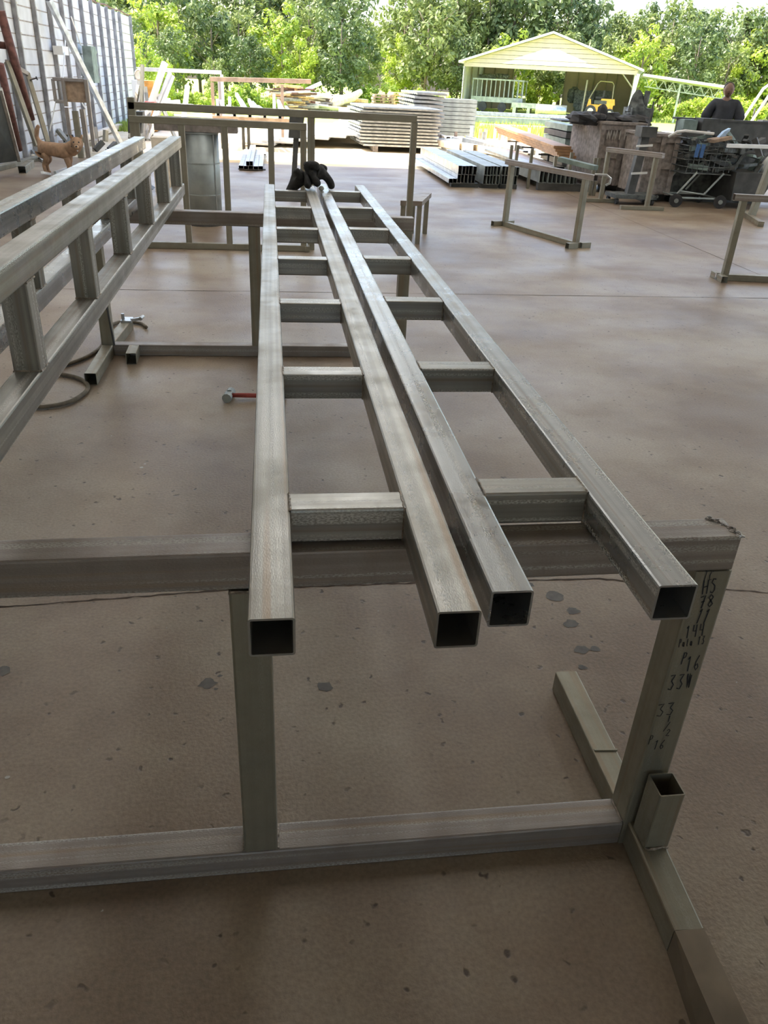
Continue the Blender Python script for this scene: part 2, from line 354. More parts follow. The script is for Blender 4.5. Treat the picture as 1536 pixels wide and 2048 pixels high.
def lerp_pts(P, step):
    out = []
    for a, c in zip(P[:-1], P[1:]):
        a = Vector(a); c = Vector(c); k = max(1, int((c-a).length/step))
        out += [a.lerp(c, i/k) for i in range(k)]
    return out+[Vector(P[-1])]
b = MB(); ribbon(b, lerp_pts([(-2.4, 2.2, 0), (-.925, 2.25, 0), (-.6, 2.275, 0), (-.18, 2.305, 0), (.4, 2.31, 0), (.96, 2.30, 0), (1.19, 2.295, 0), (1.62, 2.205, 0), (1.8, 2.165, 0), (3.4, 2.1, 0)], .025), .0035, jit=.003)
o = b.build('crack', CRACKM, FLOOR)
b = MB(); ribbon(b, lerp_pts([(-4.5, 6.56, 0), (12, 6.8, 0)], .2), .004, jit=.002); ribbon(b, lerp_pts([(4.9, -3, 0), (5.1, 17, 0)], .3), .004, jit=.002)
b.build('joint', CRACKM, FLOOR)
b = MB()
for (px, py, r) in [(415, 1367, .022), (440, 1352, .006), (432, 1378, .005), (648, 1373, .020), (1110, 1192, .03), (1145, 1222, .02), (1143, 1248, .022), (1163, 1300, .02), (1190, 1298, .015), (5, 1342, .022), (1412, 1110, .025), (1165, 1335, .012), (1060, 1170, .012)]:
    c = fl(px, py); n = 14; a0 = [R_.uniform(.75, 1.2) for _ in range(n)]
    b.add([(c.x+math.cos(2*math.pi*i/n)*r*a0[i]*1.25, c.y+math.sin(2*math.pi*i/n)*r*a0[i], .001) for i in range(n)], [tuple(range(n))])
b.build('oil_stain', STAINM, FLOOR)
b = MB()
for k in range(26):
    p = fl(R_.uniform(0, 1500), R_.uniform(750, 2000)); r = R_.uniform(.001, .003)
    b.add([(p.x-r, p.y-r, .001), (p.x+r, p.y-r*.6, .001), (p.x+r*.5, p.y+r, .001)], [(0, 1, 2)])
for (px, py, r) in [(283, 935, .009), (290, 928, .006), (15, 1555, .007), (223, 872, .004), (213, 762, .005)]:
    p = fl(px, py); b.add([(p.x+math.cos(t)*r, p.y+math.sin(t)*r*.8, .001) for t in [i*1.05 for i in range(6)]], [tuple(range(6))])
b.build('paint_chip', CHALK, FLOOR)
# roof of the open shop over the camera
FILL_STRIPS = ((-3.6, -2.7), (.0, 1.8), (5.4, 6.3), (9.9, 10.8), (14.4, 15.3))  # unseen frosted roof strips, added as fill light for floor and tubes
def _roof(b):
    for i in range(0, 27):
        x = -4.5+i*.9
        ys = ((-9.2, 19.0),) if not any(a-.01 <= x < c-.01 for a, c in FILL_STRIPS) else ((-9.2, 4.0), (16.0, 19.0))
        for (y0_, y1_) in ys:
            b.box((x, y0_, 5.2), (x+.82, y1_, 5.24)); b.box((x+.82, y0_, 5.2), (x+.9, y1_, 5.27))
m, nt_, b_ = newmat('frosted_fill_panel'); tr_ = nt_.nodes.new('ShaderNodeBsdfTranslucent'); tr_.inputs[0].default_value = (.53, .53, .50, 1)
nt_.links.new(tr_.outputs[0], nt_.nodes['Material Output'].inputs[0])
for k, (a, c) in enumerate(FILL_STRIPS): structure(one('fill_panel_%d' % (k+1), MATS['frosted_fill_panel'], lambda b: b.add([(a, 4, 5.22), (c, 4, 5.22), (c, 16, 5.22), (a, 16, 5.22)], [(0, 1, 2, 3)])))
structure(one('ceiling', TILE, _roof))
def _purl(b):
    for y in range(-10, 17, 3): b.bar((-4.6, y, 5.05), (19.5, y, 5.05), .12, .25)
structure(one('trim_1', DARK, _purl))
structure(one('wall_back', TILE, lambda b: (b.box((-4.7, -9.2, 0), (-2, -9.0, 5.2)), b.box((-2, -9.2, 3.2), (3, -9.0, 5.2)), b.box((3, -9.2, 0), (19, -9.0, 5.2)))))  # doorway gap behind the camera added to let more light in
# left wall: white panels; seams run lengthwise
b = MB()
zz = [0, .22, .44, .67, .875, 1.065, 1.288, 1.512, 1.769, 1.994, 2.219, 2.454, 2.70, 2.95]
for a, c in zip(zz[:-1], zz[1:]):
    b.box((-4.62, 4, a), (-4.50, 31.0, c-.022)); b.box((-4.62, 4, c-.022), (-4.515, 31.0, c))
b.box((-4.62, 4, 2.95), (-4.5, 19.2, 5.2)); b.box((-4.62, -9, 0), (-4.5, 4, 5.2))
WALLP = plain('white_wall_panel', (.66, .68, .72), rough=.45, var=.10, scale=2.5)
WALL = structure(b.build('wall_left', WALLP, origin=(-4.5, 17, 0)))
SEAMM = plain('seam_shade_dirt', (.34, .30, .27), rough=.8)  # brown shadow lines of the lap joints painted in, along with their dirt
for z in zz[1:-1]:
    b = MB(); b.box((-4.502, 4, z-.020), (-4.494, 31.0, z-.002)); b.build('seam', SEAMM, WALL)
ribs = [14.2, 15.4, 16.4]+[onx(px, 150, -4.46).y for px in (49, 86, 116, 140, 158, 178, 197, 212, 226, 239, 250)]+[30.9]
for y in ribs:
    b = MB(); b.bar((-4.455, y, 0), (-4.455, y, 2.97 if y > 16.4 else 3.3), .065, .08, up=(1, 0, 0)); b.build('wall_post', plain('post_grey', (.30, .30, .31), rough=.5, metal=.3) if 'post_grey' not in MATS else MATS['post_grey'], WALL)
for i, y in enumerate(ribs[3:]):
    b = MB()
    for z in zz[2:-1]: b.blob((-4.40, y-.03, z), .018, 5, 4)
    b.build('clip', WHITE, WALL)
b = MB(); b.tube([(-4.5, 16.5+i*.5, 3.0+.02*math.sin(i*1.3)) for i in range(30)], .02)
b.build('top_cable', RUST, WALL)

#=====FRONT=====
# ------------------------------------------------------------------ four ladder frames on the two work stands
S = .0665; ZB = .8685
def ladder(label, x0, width, y0, y1, rungs, edge=False, z0=ZB, H=.346, mat=STEEL, group=None):
    """flat: rails at x0 and x0+width-S.  edge: stands on one rail, height H"""
    T = thing('ladder_frame', label, 'ladder frame', (x0+width/2 if not edge else x0+S/2, (y0+y1)/2, z0), group)
    h = S/2
    if not edge: rails = [((x0+h, z0+h)), ((x0+width-h, z0+h))]
    else: rails = [((x0+h, z0+h)), ((x0+h, z0+H-h))]
    for (x, z) in rails:
        b = MB(); b.bar((x, y0, z), (x, y1, z), S, hollow=True, wall=.0035); b.build('rail', mat, T)
    for ry in rungs:
        b = MB()
        if not edge: b.bar((x0+S, ry+h, z0+h), (x0+width-S, ry+h, z0+h), S*.99)
        else: b.bar((x0+h, ry+h, z0+S), (x0+h, ry+h, z0+H-S), S*.99, up=(0, 1, 0))
        r = b.build('rung', STAND_R, T)
        # weld beads at both ends of the rung
        for e in (0, 1):
            b = MB()
            if not edge:
                xx = x0+S if e == 0 else x0+width-S
                b.tube([(xx, ry-.0005, z0+S*t/6) for t in range(6)]+[(xx+R_.uniform(-.001, .001), ry+S*t/6, z0+S-.0005) for t in range(7)], .0023, 5)
            else:
                z = z0+S if e == 0 else z0+H-S
                b.tube([(x0+S*t/6, ry-.0005, z+R_.uniform(-.001, .001)) for t in range(6)]+[(x0+S, ry+S*t/6, z+R_.uniform(-.001, .001)) for t in range(7)], .0027, 5)
            b.build('weld', WELD, r)
    return T
STAND_R = STEEL
rl = [1.193+.7055*i for i in range(7)]
ladder('left one of the two flat steel ladder frames lying on the stands', -.046, .335, .885, 5.74, rl)
ladder('right one of the two flat steel ladder frames, nearest the marked post', .3145, .3325, .93, 5.87, [y+.048 for y in rl], mat=STEEL_B)
ru = [1.21+.707*i for i in range(7)]
ladder('nearer of the two ladder frames standing on edge at left', -.565-S, .35, .60, 5.62, ru, edge=True)
ladder('farther of the two ladder frames standing on edge, partly hidden by the other', -.765-S, .35, .60, 5.45, [y+.12 for y in ru[:-1]], edge=True, mat=STEEL_B)

# ------------------------------------------------------------------ handwriting
GL = {'H': [[(0, 1), (0, 0)], [(0, .5), (.8, .55)], [(.8, 1), (.75, 0)]], 'S': [[(.8, .95), (.3, 1), (.1, .75), (.7, .5), (.75, .2), (.4, 0), (0, .1)]],
 '7': [[(0, .9), (.8, 1), (.3, 0)], [(.15, .5), (.75, .55)]], '8': [[(.5, .5), (.1, .75), (.45, 1), (.8, .78), (.45, .5), (.1, .2), (.4, 0), (.8, .22), (.5, .5)]],
 '1': [[(.1, .8), (.4, 1), (.3, 0)]], '4': [[(.1, 1), (.05, .5), (.7, .5)], [(.7, 1), (.6, 0)]], 'P': [[(.15, 0), (.2, 1), (.7, .9), (.65, .6), (.2, .5)]],
 'a': [[(.6, .5), (.2, .55), (.05, .2), (.3, .02), (.6, .3), (.6, .5), (.65, 0)]], 't': [[(.35, .9), (.3, .1), (.55, 0)], [(.05, .6), (.6, .62)]],
 '3': [[(.05, .95), (.75, 1), (.35, .6), (.75, .35), (.5, .02), (0, .1)]], '6': [[(.65, 1), (.2, .6), (.05, .25), (.35, 0), (.7, .2), (.5, .45), (.1, .3)]],
 '2': [[(.05, .8), (.35, 1), (.7, .8), (.1, 0), (.8, .02)]], '/': [[(.7, 1), (0, 0)]], 'T': [[(0, 1), (.8, .95)], [(.4, 1), (.35, 0)]], 'C': [[(.7, .9), (.3, 1), (.05, .5), (.3, 0), (.7, .1)]],
 'W': [[(0, 1), (.2, 0), (.4, .8), (.6, 0), (.85, 1)]], 'N': [[(0, 0), (.1, 1), (.6, 0), (.75, 1)]], 'I': [[(.3, 1), (.25, 0)]], '.': [[(.2, 0), (.3, .05)]], ' ': [],
 'x': [[(0, 1), (.3, 0), (.4, 1), (.6, .05), (.6, .9)]]}
def write(b, text, org, right, up, h, sw, aspect=.62):
    org = Vector(org); right = Vector(right).normalized(); up = Vector(up).normalized(); nrm = right.cross(up); adv = 0
    for ch in text:
        for st in GL.get(ch, []):
            P = [org+right*(adv+x*h*aspect)+up*(y*h)+nrm*.0006 for x, y in st]
            Q = []
            for i in range(len(P)-1):
                Q += [P[i].lerp(P[i+1], t) for t in (0, .5)]
            Q.append(P[-1]); vs = []; m = len(Q)
            for i, p in enumerate(Q):
                d = (Q[min(i+1, m-1)]-Q[max(i-1, 0)]).normalized(); s = d.cross(nrm)*sw
                vs += [p+s, p-s]
            b.add(vs, [(2*i, 2*i+1, 2*i+3, 2*i+2) for i in range(m-1)])
        adv += h*(aspect+.12) if ch != ' ' else h*.4

# ------------------------------------------------------------------ front work stand
W3 = .076
T = thing('work_stand', 'large steel work stand in the foreground with numbers handwritten in marker on its right post', 'stand', (-.1, 1.2, 0))
Y1 = 1.172; yc = Y1+W3/2
b = MB()
# top beam with a torn, hammered right end
b.bar((-1.35, yc, .8305-.016), (.874, yc, .8305), W3, r=.005)
b.build('top_beam', STANDW, T)
x0, x1 = .8005, .878; y0, z1 = Y1, .8685
b = MB()
rr = random.Random(3)
for k in range(22):
    t = k/21; b.blob((x1-.003-.03*t**2+rr.uniform(-.007, .003), y0+.006+.068*t, z1-.001+rr.uniform(-.004, .002)), (rr.uniform(.004, .010), rr.uniform(.004, .007), rr.uniform(.002, .006)), 7, 5, .35, rr)
b.build('torn_edge', STANDW, T, smooth=False)
b = MB(); b.bar((-.0545, yc, .075), (-.0545, yc, .7795), .0745, up=(0, 1, 0)); P1 = b.build('post', STAND, T)
b = MB(); b.bar((-1.25, yc, .075), (-1.25, yc, .779), .0745, up=(0, 1, 0)); b.build('post', STAND, T)
b = MB(); b.bar((.84, yc, 0.0), (.84, yc, .7915), .0765, up=(0, 1, 0)); P2 = b.build('post', STAND, T)
def wr(t, px, py, h, sw=.0010, ang=0, asp=.55):
    b = MB(); r = ray(px, py); tt = Y1/r.y; p = Vector((r.x*tt, Y1-.0008, CAMH+r.z*tt))
    a = math.radians(ang); write(b, t, p, (math.cos(a), 0, math.sin(a)), (-math.sin(a), 0, math.cos(a)), h, sw, asp)
    b.build('marker_writing', INK, P2)
wr('TC', 1405, 1160, .022, .0008, 0, .4); wr('HS', 1404, 1188, .034, .0013, 8, .34); wr('78', 1398, 1216, .030, .0014, 8, .42)
wr('11', 1390, 1246, .036, .0014, -3, .30); wr('144', 1370, 1276, .032, .0014, 8, .33); wr('Pata 13', 1356, 1294, .022, .0011, 6, .25)
wr('P', 1360, 1328, .032, .0012, 0, .35); wr('16', 1371, 1342, .040, .0012, 6, .30); wr('33x', 1334, 1380, .042, .0014, 3, .34)
wr('33', 1312, 1433, .036, .0011, 6, .50); wr('1', 1334, 1443, .018, .0010, 0, .3); wr('/', 1326, 1462, .028, .0010, 0, .5); wr('2', 1330, 1471, .020, .0010, 0, .55)
wr('P', 1295, 1488, .028, .0010, 0, .35); wr('16', 1306, 1498, .028, .0011, 0, .38)
b = MB(); b.bar((-1.35, yc, .036), (.800, yc, .036), W3, .072); b.build('bottom_beam', STANDW, T)
b = MB(); b.bar((.844, 1.25, .036), (.846, 1.715, .036), .066, .072, hollow=True); b.bar((.844, 1.40, .0735), (.878, 1.40, .0735), .004, .004); b.bar((.815, 1.402, .0735), (.877, 1.398, .0735), .006, .005)
b.build('foot', STAND, T)
b = MB(); b.bar((.846, 1.171, .038), (.834, .90, .038), .066, .075); b.build('foot', STAND, T)
b = MB(); b.hexa([(.802, .90, 0), (.866, .90, 0), (.80+.055, .66, 0), (.772, .66, 0), (.802, .90, .0755), (.866, .90, .0755), (.862, .66, .07), (.795, .66, .07)])
b.build('foot_tip', plain('bent_foot_steel', (.24, .20, .15), rough=.38, metal=.6, var=.2, scale=8), T)
b = MB(); b.bar((.849, 1.128, .076), (.849, 1.128, .250), .060, .064, up=(0, 1, 0), hollow=True, wall=.003); b.build('stub_post', STAND, T)
b = MB(); b.tube([(.822+.054*t/8, 1.094+rr.uniform(-.002, .002), .0775+rr.uniform(0, .002)) for t in range(9)], .003, 6)
b.tube([(-.092+.075*t/8, Y1-.002, .7815+rr.uniform(-.001, .001)) for t in range(9)], .003, 6)
b.tube([(.8, Y1+.005+.065*t/8, .0735) for t in range(9)], .003, 6); b.tube([(-.016, Y1+.005+.065*t/8, .0735) for t in range(9)], .003, 6); b.tube([(-.093, Y1+.005+.065*t/8, .0735) for t in range(9)], .003, 6)
b.build('weld', WELD, T)

# ------------------------------------------------------------------ middle work stand
T = thing('work_stand', 'second steel work stand under the far half of the ladder frames', 'stand', (-.1, 4.95, 0))
Y2 = 4.911; y2c = Y2+W3/2
one('top_beam', STANDW, lambda b: b.bar((-1.07, y2c, .8305), (.85, y2c, .8305), W3), T)
for x in (-1.032, -.108, .812): one('post', STAND, lambda b: b.bar((x, y2c, .07 if x > -1 and x < .5 else 0), (x, y2c, .792), .07, up=(0, 1, 0)), T)
one('bottom_beam', STANDW, lambda b: b.bar((-.995, y2c, .035), (.776, y2c, .035), W3, .07), T)
one('foot', STAND, lambda b: b.bar((-1.035, 4.38, .035), (-1.031, 4.905, .035), .066, .07, hollow=True), T)
one('foot', STAND, lambda b: b.bar((-1.031, 4.99, .035), (-1.00, 5.5, .035), .066, .07, hollow=True), T)
one('foot_stub', STAND, lambda b: b.bar((-.868, 4.745, .035), (-.872, 4.910, .035), .062, .07, hollow=True), T)
one('foot', STAND, lambda b: b.bar((.812, 4.98, .035), (.812, 5.3, .035), .066, .07, hollow=True), T)
o = one('steel_rod', DARK, lambda b: b.cyl((-.985, 4.885, .075), (-1.01, 4.89, .42), .006, n=8)); tag(o, 'thin dark rod leaning beside the left post of the second stand', 'rod')
# ------------------------------------------------------------------ clamp on the back foot
T = thing('pipe_clamp', 'shiny small clamp resting on the rear foot of the second stand beside the hose', 'clamp', (-.99, 5.42, .07))
one('jaw', GALV, lambda b: (b.box((-1.03, 5.40, .07), (-.96, 5.5, .084)), b.bar((-.965, 5.43, .083), (-.90, 5.47, .083), .018)), T)
one('screw', GALV, lambda b: (b.cyl((-1.02, 5.45, .084), (-1.02, 5.45, .12), .011), b.cyl((-.905, 5.44, .088), (-.895, 5.50, .088), .012)), T)
# ------------------------------------------------------------------ tall tube frame and barred panel behind
Y3 = 8.35
T = thing('tall_frame', 'tall open steel frame, wider than the barred panel, its right bay empty above the floor', 'steel frame', (.05, 8.38, 0))
one('top_beam', STAND, lambda b: b.bar((-1.31, Y3+.12, 1.262), (1.43, Y3+.12, 1.262), .065), T)
one('post', STAND, lambda b: b.bar((-1.285, Y3+.12, 0), (-1.285, Y3+.12, 1.33), .065, up=(0, 1, 0)), T)
one('post', STAND, lambda b: b.bar((.395, Y3+.12, 0), (.395, Y3+.12, 1.229), .07, up=(0, 1, 0)), T)
one('post', STAND, lambda b: b.bar((1.41, Y3+.12, 0), (1.41, Y3+.12, 1.229), .06, up=(0, 1, 0)), T)
T = thing('barred_panel', 'steel panel of upright bars with three bays standing between the drum and the second stand', 'steel panel', (-.5, 8.32, 0))
one('top_rail', STAND, lambda b: b.bar((-1.30, Y3, 1.155), (.345, Y3, 1.155), .06), T)
one('bottom_rail', STAND, lambda b: b.bar((-1.30, Y3, .032), (.345, Y3, .032), .06), T)
for x in (-1.255, -.83, -.43, .005, .315): one('bar', STAND, lambda b: b.bar((x, Y3, .062), (x, Y3, 1.125), .058 if x > -1.2 else .09, .05, up=(0, 1, 0)), T)
one('foot', STAND, lambda b: b.bar((-1.40, 8.13, .032), (-1.36, 8.33, .032), .06), T); one('foot', STAND, lambda b: b.bar((.35, 8.30, .032), (.352, 8.5, .032), .05), T)
# drum and plank on it
T = thing('galvanised_drum', 'tall galvanised metal drum behind the barred panel', 'drum', (-.785, 9.95, 0))
b = MB(); cx, cy, r = -.785, 9.86, .205
b.cyl((cx, cy, 0), (cx, cy, .98), r, n=48, caps=True)
me_ = b
sh_ = b.build('shell', GALVD, T)
for p_ in sh_.data.polygons: p_.use_smooth = len(p_.vertices) == 4
for z in (.33, .66, .965): one('bead', GALVD, lambda b: b.cyl((cx, cy, z), (cx, cy, z+.012), r+.004, n=48), T)
one('seam', GALV, lambda b: b.box((cx+r*.74, cy-r*.70, .02), (cx+r*.79, cy-r*.66, .96)), T)
one('base_ring', DARK, lambda b: b.cyl((cx, cy, 0), (cx, cy, .02), r+.015, n=40), T)
o = one('plank', WOOD, lambda b: b.box((-1.25, 9.66, .985), (-.36, 9.96, 1.115))); tag(o, 'thick brown wooden plank laid across the top of the galvanised drum', 'plank')
# dark pedestals behind the frame
def pedestal(x, y, label, lean=0.0, h=.98, foot=True):
    T = thing('pedestal_stand', label, 'stand', (x, y, 0))
    one('column', DARK, lambda b: b.bar((x, y, .02), (x+lean, y, h-.28), .075), T)
    one('head', DARK, lambda b: b.hexa([(x+lean-.11, y-.1, h-.28), (x+lean+.07, y-.1, h-.28), (x+lean+.07, y+.1, h-.28), (x+lean-.11, y+.1, h-.28), (x+lean-.09, y-.1, h), (x+lean+.12, y-.1, h), (x+lean+.12, y+.1, h), (x+lean-.09, y+.1, h)]), T)
    one('base', DARK, lambda b: b.hexa([(x-.2, y-.14, 0), (x+.12, y-.14, 0), (x+.12, y+.14, 0), (x-.2, y+.14, 0), (x-.1, y-.07, .05), (x+.06, y-.07, .05), (x+.06, y+.07, .05), (x-.1, y+.07, .05)]), T)
pedestal(.32, 12.6, 'dark machine pedestal seen between the bars just left of the black glove', lean=.05, h=1.06)
pedestal(-1.85, 12.8, 'dark machine pedestal behind the far ends of the on-edge ladder frames', lean=-.05, h=1.02)
o = one('block', PALEW, lambda b: b.box((-1.66, 12.4, .0), (-1.36, 12.7, .72))); tag(o, 'pale wooden block showing between the dark pedestal and the drum', 'block')

# ------------------------------------------------------------------ glove
def skinmesh(name, pts, edges, mat, parent=None, sub=2, origin=None):
    o0 = Vector(root_of(parent).location) if parent else Vector(origin)
    me = bpy.data.meshes.new(name); me.from_pydata([tuple(Vector(p[:3])-o0) for p in pts], edges, [])
    o = bpy.data.objects.new(name, me); COL.objects.link(o)
    if parent: o.parent = parent
    else: o.location = o0
    sm = o.modifiers.new('skin', 'SKIN'); sm.use_smooth_shade = True; sm.branch_smoothing = .6
    for i, p in enumerate(pts):
        r = p[3]; me.skin_vertices[0].data[i].radius = (r, r) if not isinstance(r, tuple) else r
    me.skin_vertices[0].data[0].use_root = True
    ss = o.modifiers.new('sub', 'SUBSURF'); ss.levels = sub; ss.render_levels = sub
    me.materials.append(mat); return o
gc = Vector((.20, 5.50, .985))
gx = .262; gy = 5.58; gz = .937
gl = [(gx-.04, gy, gz+.075, .085), (gx+.01, gy+.01, gz+.09, .085), (gx+.06, gy, gz+.075, .065), (gx-.08, gy-.01, gz+.05, .06),
      (gx-.125, gy-.03, gz+.01, .042), (gx-.15, gy-.04, gz-.03, .032), (gx-.155, gy-.05, gz-.07, .020),
      (gx+.10, gy-.02, gz+.075, .034), (gx+.13, gy-.03, gz+.04, .028), (gx+.135, gy-.04, gz+.0, .024),
      (gx+.07, gy+.03, gz+.13, .032), (gx+.11, gy+.03, gz+.115, .024),
      (gx-.04, gy-.04, gz+.14, .036), (gx+.01, gy-.05, gz+.15, .032), (gx+.055, gy-.05, gz+.135, .026),
      (gx-.08, gy-.05, gz+.11, .034), (gx-.10, gy-.06, gz+.09, .030),
      (gx+.02, gy-.08, gz+.06, .034), (gx+.05, gy-.10, gz+.025, .026), (gx-.02, gy-.09, gz+.04, .036), (gx-.035, gy-.11, gz+.015, .028)]
ge = [(0, 1), (1, 2), (0, 3), (3, 4), (4, 5), (5, 6), (2, 7), (7, 8), (8, 9), (2, 10), (10, 11), (1, 12), (12, 13), (13, 14), (3, 15), (15, 16), (1, 17), (17, 18), (0, 19), (19, 20)]
T = thing('work_glove', 'black work glove crumpled over the far ends of the middle rails', 'glove', (gx, gy, ZB+S))
skinmesh('body', gl, ge, GLOVE, T)
o = one('cuff_label', CHALK, lambda b: b.blob((gx+.062, gy-.085, gz+.012), (.018, .008, .016), 8, 6), T, True); o['label'] = 'pale patch'
# ------------------------------------------------------------------ hammer
T = thing('hammer', 'small sledge hammer with a red handle lying on the floor', 'hammer', (-.2, 4.16, 0))
one('head', GALVD, lambda b: (b.cyl((-.268, 4.10, .026), (-.262, 4.135, .026), .026, n=10), b.bar((-.262, 4.135, .026), (-.255, 4.165, .026), .038), b.cyl((-.255, 4.165, .026), (-.248, 4.21, .026), .025, n=10)), T)
one('handle', REDH, lambda b: b.tube([(-.24, 4.15, .026), (-.15, 4.153, .024), (-.06, 4.156, .020), (.06, 4.16, .018)], [.012, .014, .012, .015], 8), T, True)
# ------------------------------------------------------------------ hose
def spline(P, n=8):
    P = [Vector(p) for p in P]; out = []
    for i in range(len(P)-1):
        a, b_, c, d = P[max(i-1, 0)], P[i], P[i+1], P[min(i+2, len(P)-1)]
        for k in range(n):
            t = k/n; out.append(.5*((2*b_)+(c-a)*t+(2*a-5*b_+4*c-d)*t*t+(3*b_-a-3*c+d)*t**3))
    return out+[P[-1]]
hp = [(-2.2, 4.3, .013), (-1.6, 4.05, .013), (-1.277, 4.02, .013), (-1.178, 4.026, .013), (-1.091, 4.09, .013), (-1.04, 4.224, .013), (-1.048, 4.345, .013), (-1.11, 4.45, .013), (-1.21, 4.52, .013), (-1.33, 4.56, .013), (-1.45, 4.62, .013), (-1.40, 4.70, .013), (-1.29, 4.66, .013), (-1.20, 4.75, .013), (-1.13, 4.90, .013), (-1.10, 5.1, .013), (-1.15, 5.4, .013), (-1.08, 5.62, .013), (-.94, 5.60, .013), (-.88, 5.50, .013)]
o = one('air_hose', HOSE, lambda b: b.tube(spline(hp), .0115, 10), smooth=True); tag(o, 'brown rubber hose looping over the floor by the left foot of the second stand', 'hose')

#=====MID=====
# ------------------------------------------------------------------ small bench right of second stand
T = thing('low_bench', 'low steel bench just right of the tall frame post, beyond the ladder frames', 'bench', (1.6, 9.2, 0))
one('top', STANDW, lambda b: b.hexa([(1.38, 8.9, .40), (1.62, 8.9, .40), (1.86, 9.65, .40), (1.6, 9.65, .40), (1.38, 8.9, .45), (1.62, 8.9, .45), (1.86, 9.65, .45), (1.6, 9.65, .45)]), T)
for p in [(1.60, 8.94), (1.42, 8.94), (1.80, 9.6), (1.64, 9.6)]: one('leg', STAND, lambda b: b.bar((p[0], p[1], 0), (p[0], p[1], .4), .05, up=(0, 1, 0)), T)
# ------------------------------------------------------------------ H trestles on the right
def trestle(label, A, B, h, over=.0, feet=.24, w=.06, mat=STAND):
    A = Vector(A); B = Vector(B); d = (B-A).normalized(); n = Vector((-d.y, d.x, 0)); L = (B-A).length
    T = thing('trestle', label, 'trestle', ((A.x+B.x)/2, (A.y+B.y)/2, 0))
    one('top_beam', STANDW, lambda b: b.bar(A-d*over+Vector((0, 0, h-w/2)), B+d*(over+.05)+Vector((0, 0, h-w/2)), w, hollow=True), T)
    for p in (A+d*.05, B-d*.05):
        one('post', mat, lambda b: b.bar(p+Vector((0, 0, w)), p+Vector((0, 0, h-w)), w, up=tuple(n)), T)
    one('bottom_beam', mat, lambda b: b.bar(A+Vector((0, 0, w/2)), B+Vector((0, 0, w/2)), w), T)
    for p in (A, B):
        one('foot', mat, lambda b: b.bar(p-n*feet+Vector((0, 0, w/2)), p-n*.031+Vector((0, 0, w/2)), w*1.05, hollow=True), T)
        one('foot', mat, lambda b: b.bar(p+n*.031+Vector((0, 0, w/2)), p+n*feet+Vector((0, 0, w/2)), w*1.05, hollow=True), T)
    return T
trestle('H shaped steel trestle standing alone in the middle of the open floor', (2.96, 10.35, 0), (3.47, 8.92, 0), .785, over=.06, feet=.16)
trestle('steel trestle cut by the right edge of the view, nearest on that side', (4.40, 7.42, 0), (5.45, 7.30, 0), .80, over=.05, feet=.14)
T = thing('steel_bracket', 'bent pale flat strip hanging off the end of the lone trestle', 'bracket', (3.60, 8.8, .76))
one('strip', GALV, lambda b: b.tube([(3.50, 8.84, .79), (3.585, 8.72, .80), (3.625, 8.69, .77), (3.62, 8.69, .72), (3.585, 8.70, .70)], .012, 6), T)
# foot piece lying by trestle
T = thing('work_stand', 'small steel stand with a rusty cream top in front of the wooden crates', 'stand', (5.7, 12.6, 0))
A = at(1213, 299, 13.0); B = at(1306, 315, 12.3)
b = MB(); b.bar(Vector((5.28, 13.0, .78)), Vector((5.83, 12.15, .78)), .07); b.build('top_beam', STANDW, T)
one('post', STAND, lambda b: b.bar((5.30, 12.98, .05), (5.30, 12.98, .75), .06, up=(0, 1, 0)), T)
one('post', STAND, lambda b: b.bar((5.77, 12.25, .05), (5.77, 12.25, .75), .065, up=(0, 1, 0)), T)
one('foot', STAND, lambda b: b.bar((5.34, 12.24, .028), (6.03, 12.22, .028), .07, .055), T)
one('foot', STAND, lambda b: b.bar((4.95, 12.98, .028), (5.6, 12.98, .028), .07, .055), T)
T = thing('work_stand', 'steel stand with a bright top bar at the right edge beyond the cut trestle', 'stand', (7.2, 11.6, 0))
one('top_beam', SILVERW, lambda b: b.bar((6.45, 11.5, .99), (8.2, 11.9, .99), .05), T)
one('post', STAND, lambda b: b.bar((7.15, 11.6, .04), (7.30, 11.65, .97), .09, up=(0, 1, 0)), T)
one('foot', STAND, lambda b: b.bar((6.9, 10.9, .035), (7.35, 12.3, .035), .08, .07), T)
# ------------------------------------------------------------------ bundles of rectangular tube on the floor, right of centre
def tubestack(x, z, y0, y1, nx, nz, w, h, label, group, mat=GALV, name='steel_tube'):
    proto = None
    for j in range(nz):
        for i in range(nx):
            xx = x+(i+.5)*(w+.003); zc = z+j*(h+.002); dy = R_.uniform(-.05, .05)
            if proto is None:
                b = MB(); b.bar((xx, y0, zc+h/2), (xx, y1, zc+h/2), w, h, hollow=True, wall=.003); proto = b.build(name, mat, origin=(xx, (y0+y1)/2, zc)); o = proto
            else: o = proto.copy(); COL.objects.link(o); o.location = (xx, (y0+y1)/2+dy, zc)
            tag(o, label, 'steel tube', group)
def bearer(x0, x1, y, z, label, h=.07, grp='dark timbers under the tube bundles'):
    o = one('bearer', DARK, lambda b: b.box((x0, y-.06, z), (x1, y+.06, z+h))); tag(o, label, 'bearer', grp)
BR = 'dark bearer under the tube bundles right of centre'
for (x0, x1) in ((3.1, 3.58), (3.62, 3.93), (3.97, 4.28)):
    for y in (14.4, 16.6): bearer(x0, x1, y, 0, BR)
tubestack(3.02, .07, 14.2, 18.2, 2, 1, .075, .075, 'low steel tube at the left foot of the tube bundles', 'low tubes left of the bundles')
tubestack(3.18, .07, 14.25, 18.1, 5, 2, .062, .14, 'rectangular steel tube in the leftmost tall bundle', 'tubes of the left bundle')
tubestack(3.64, .07, 14.25, 17.6, 5, 2, .055, .145, 'rectangular steel tube in the middle tall bundle', 'tubes of the middle bundle', mat=GALVD)
tubestack(3.98, .07, 14.3, 17.5, 5, 2, .055, .145, 'rectangular steel tube in the right tall bundle, behind the trestle', 'tubes of the right bundle', mat=GALVD)
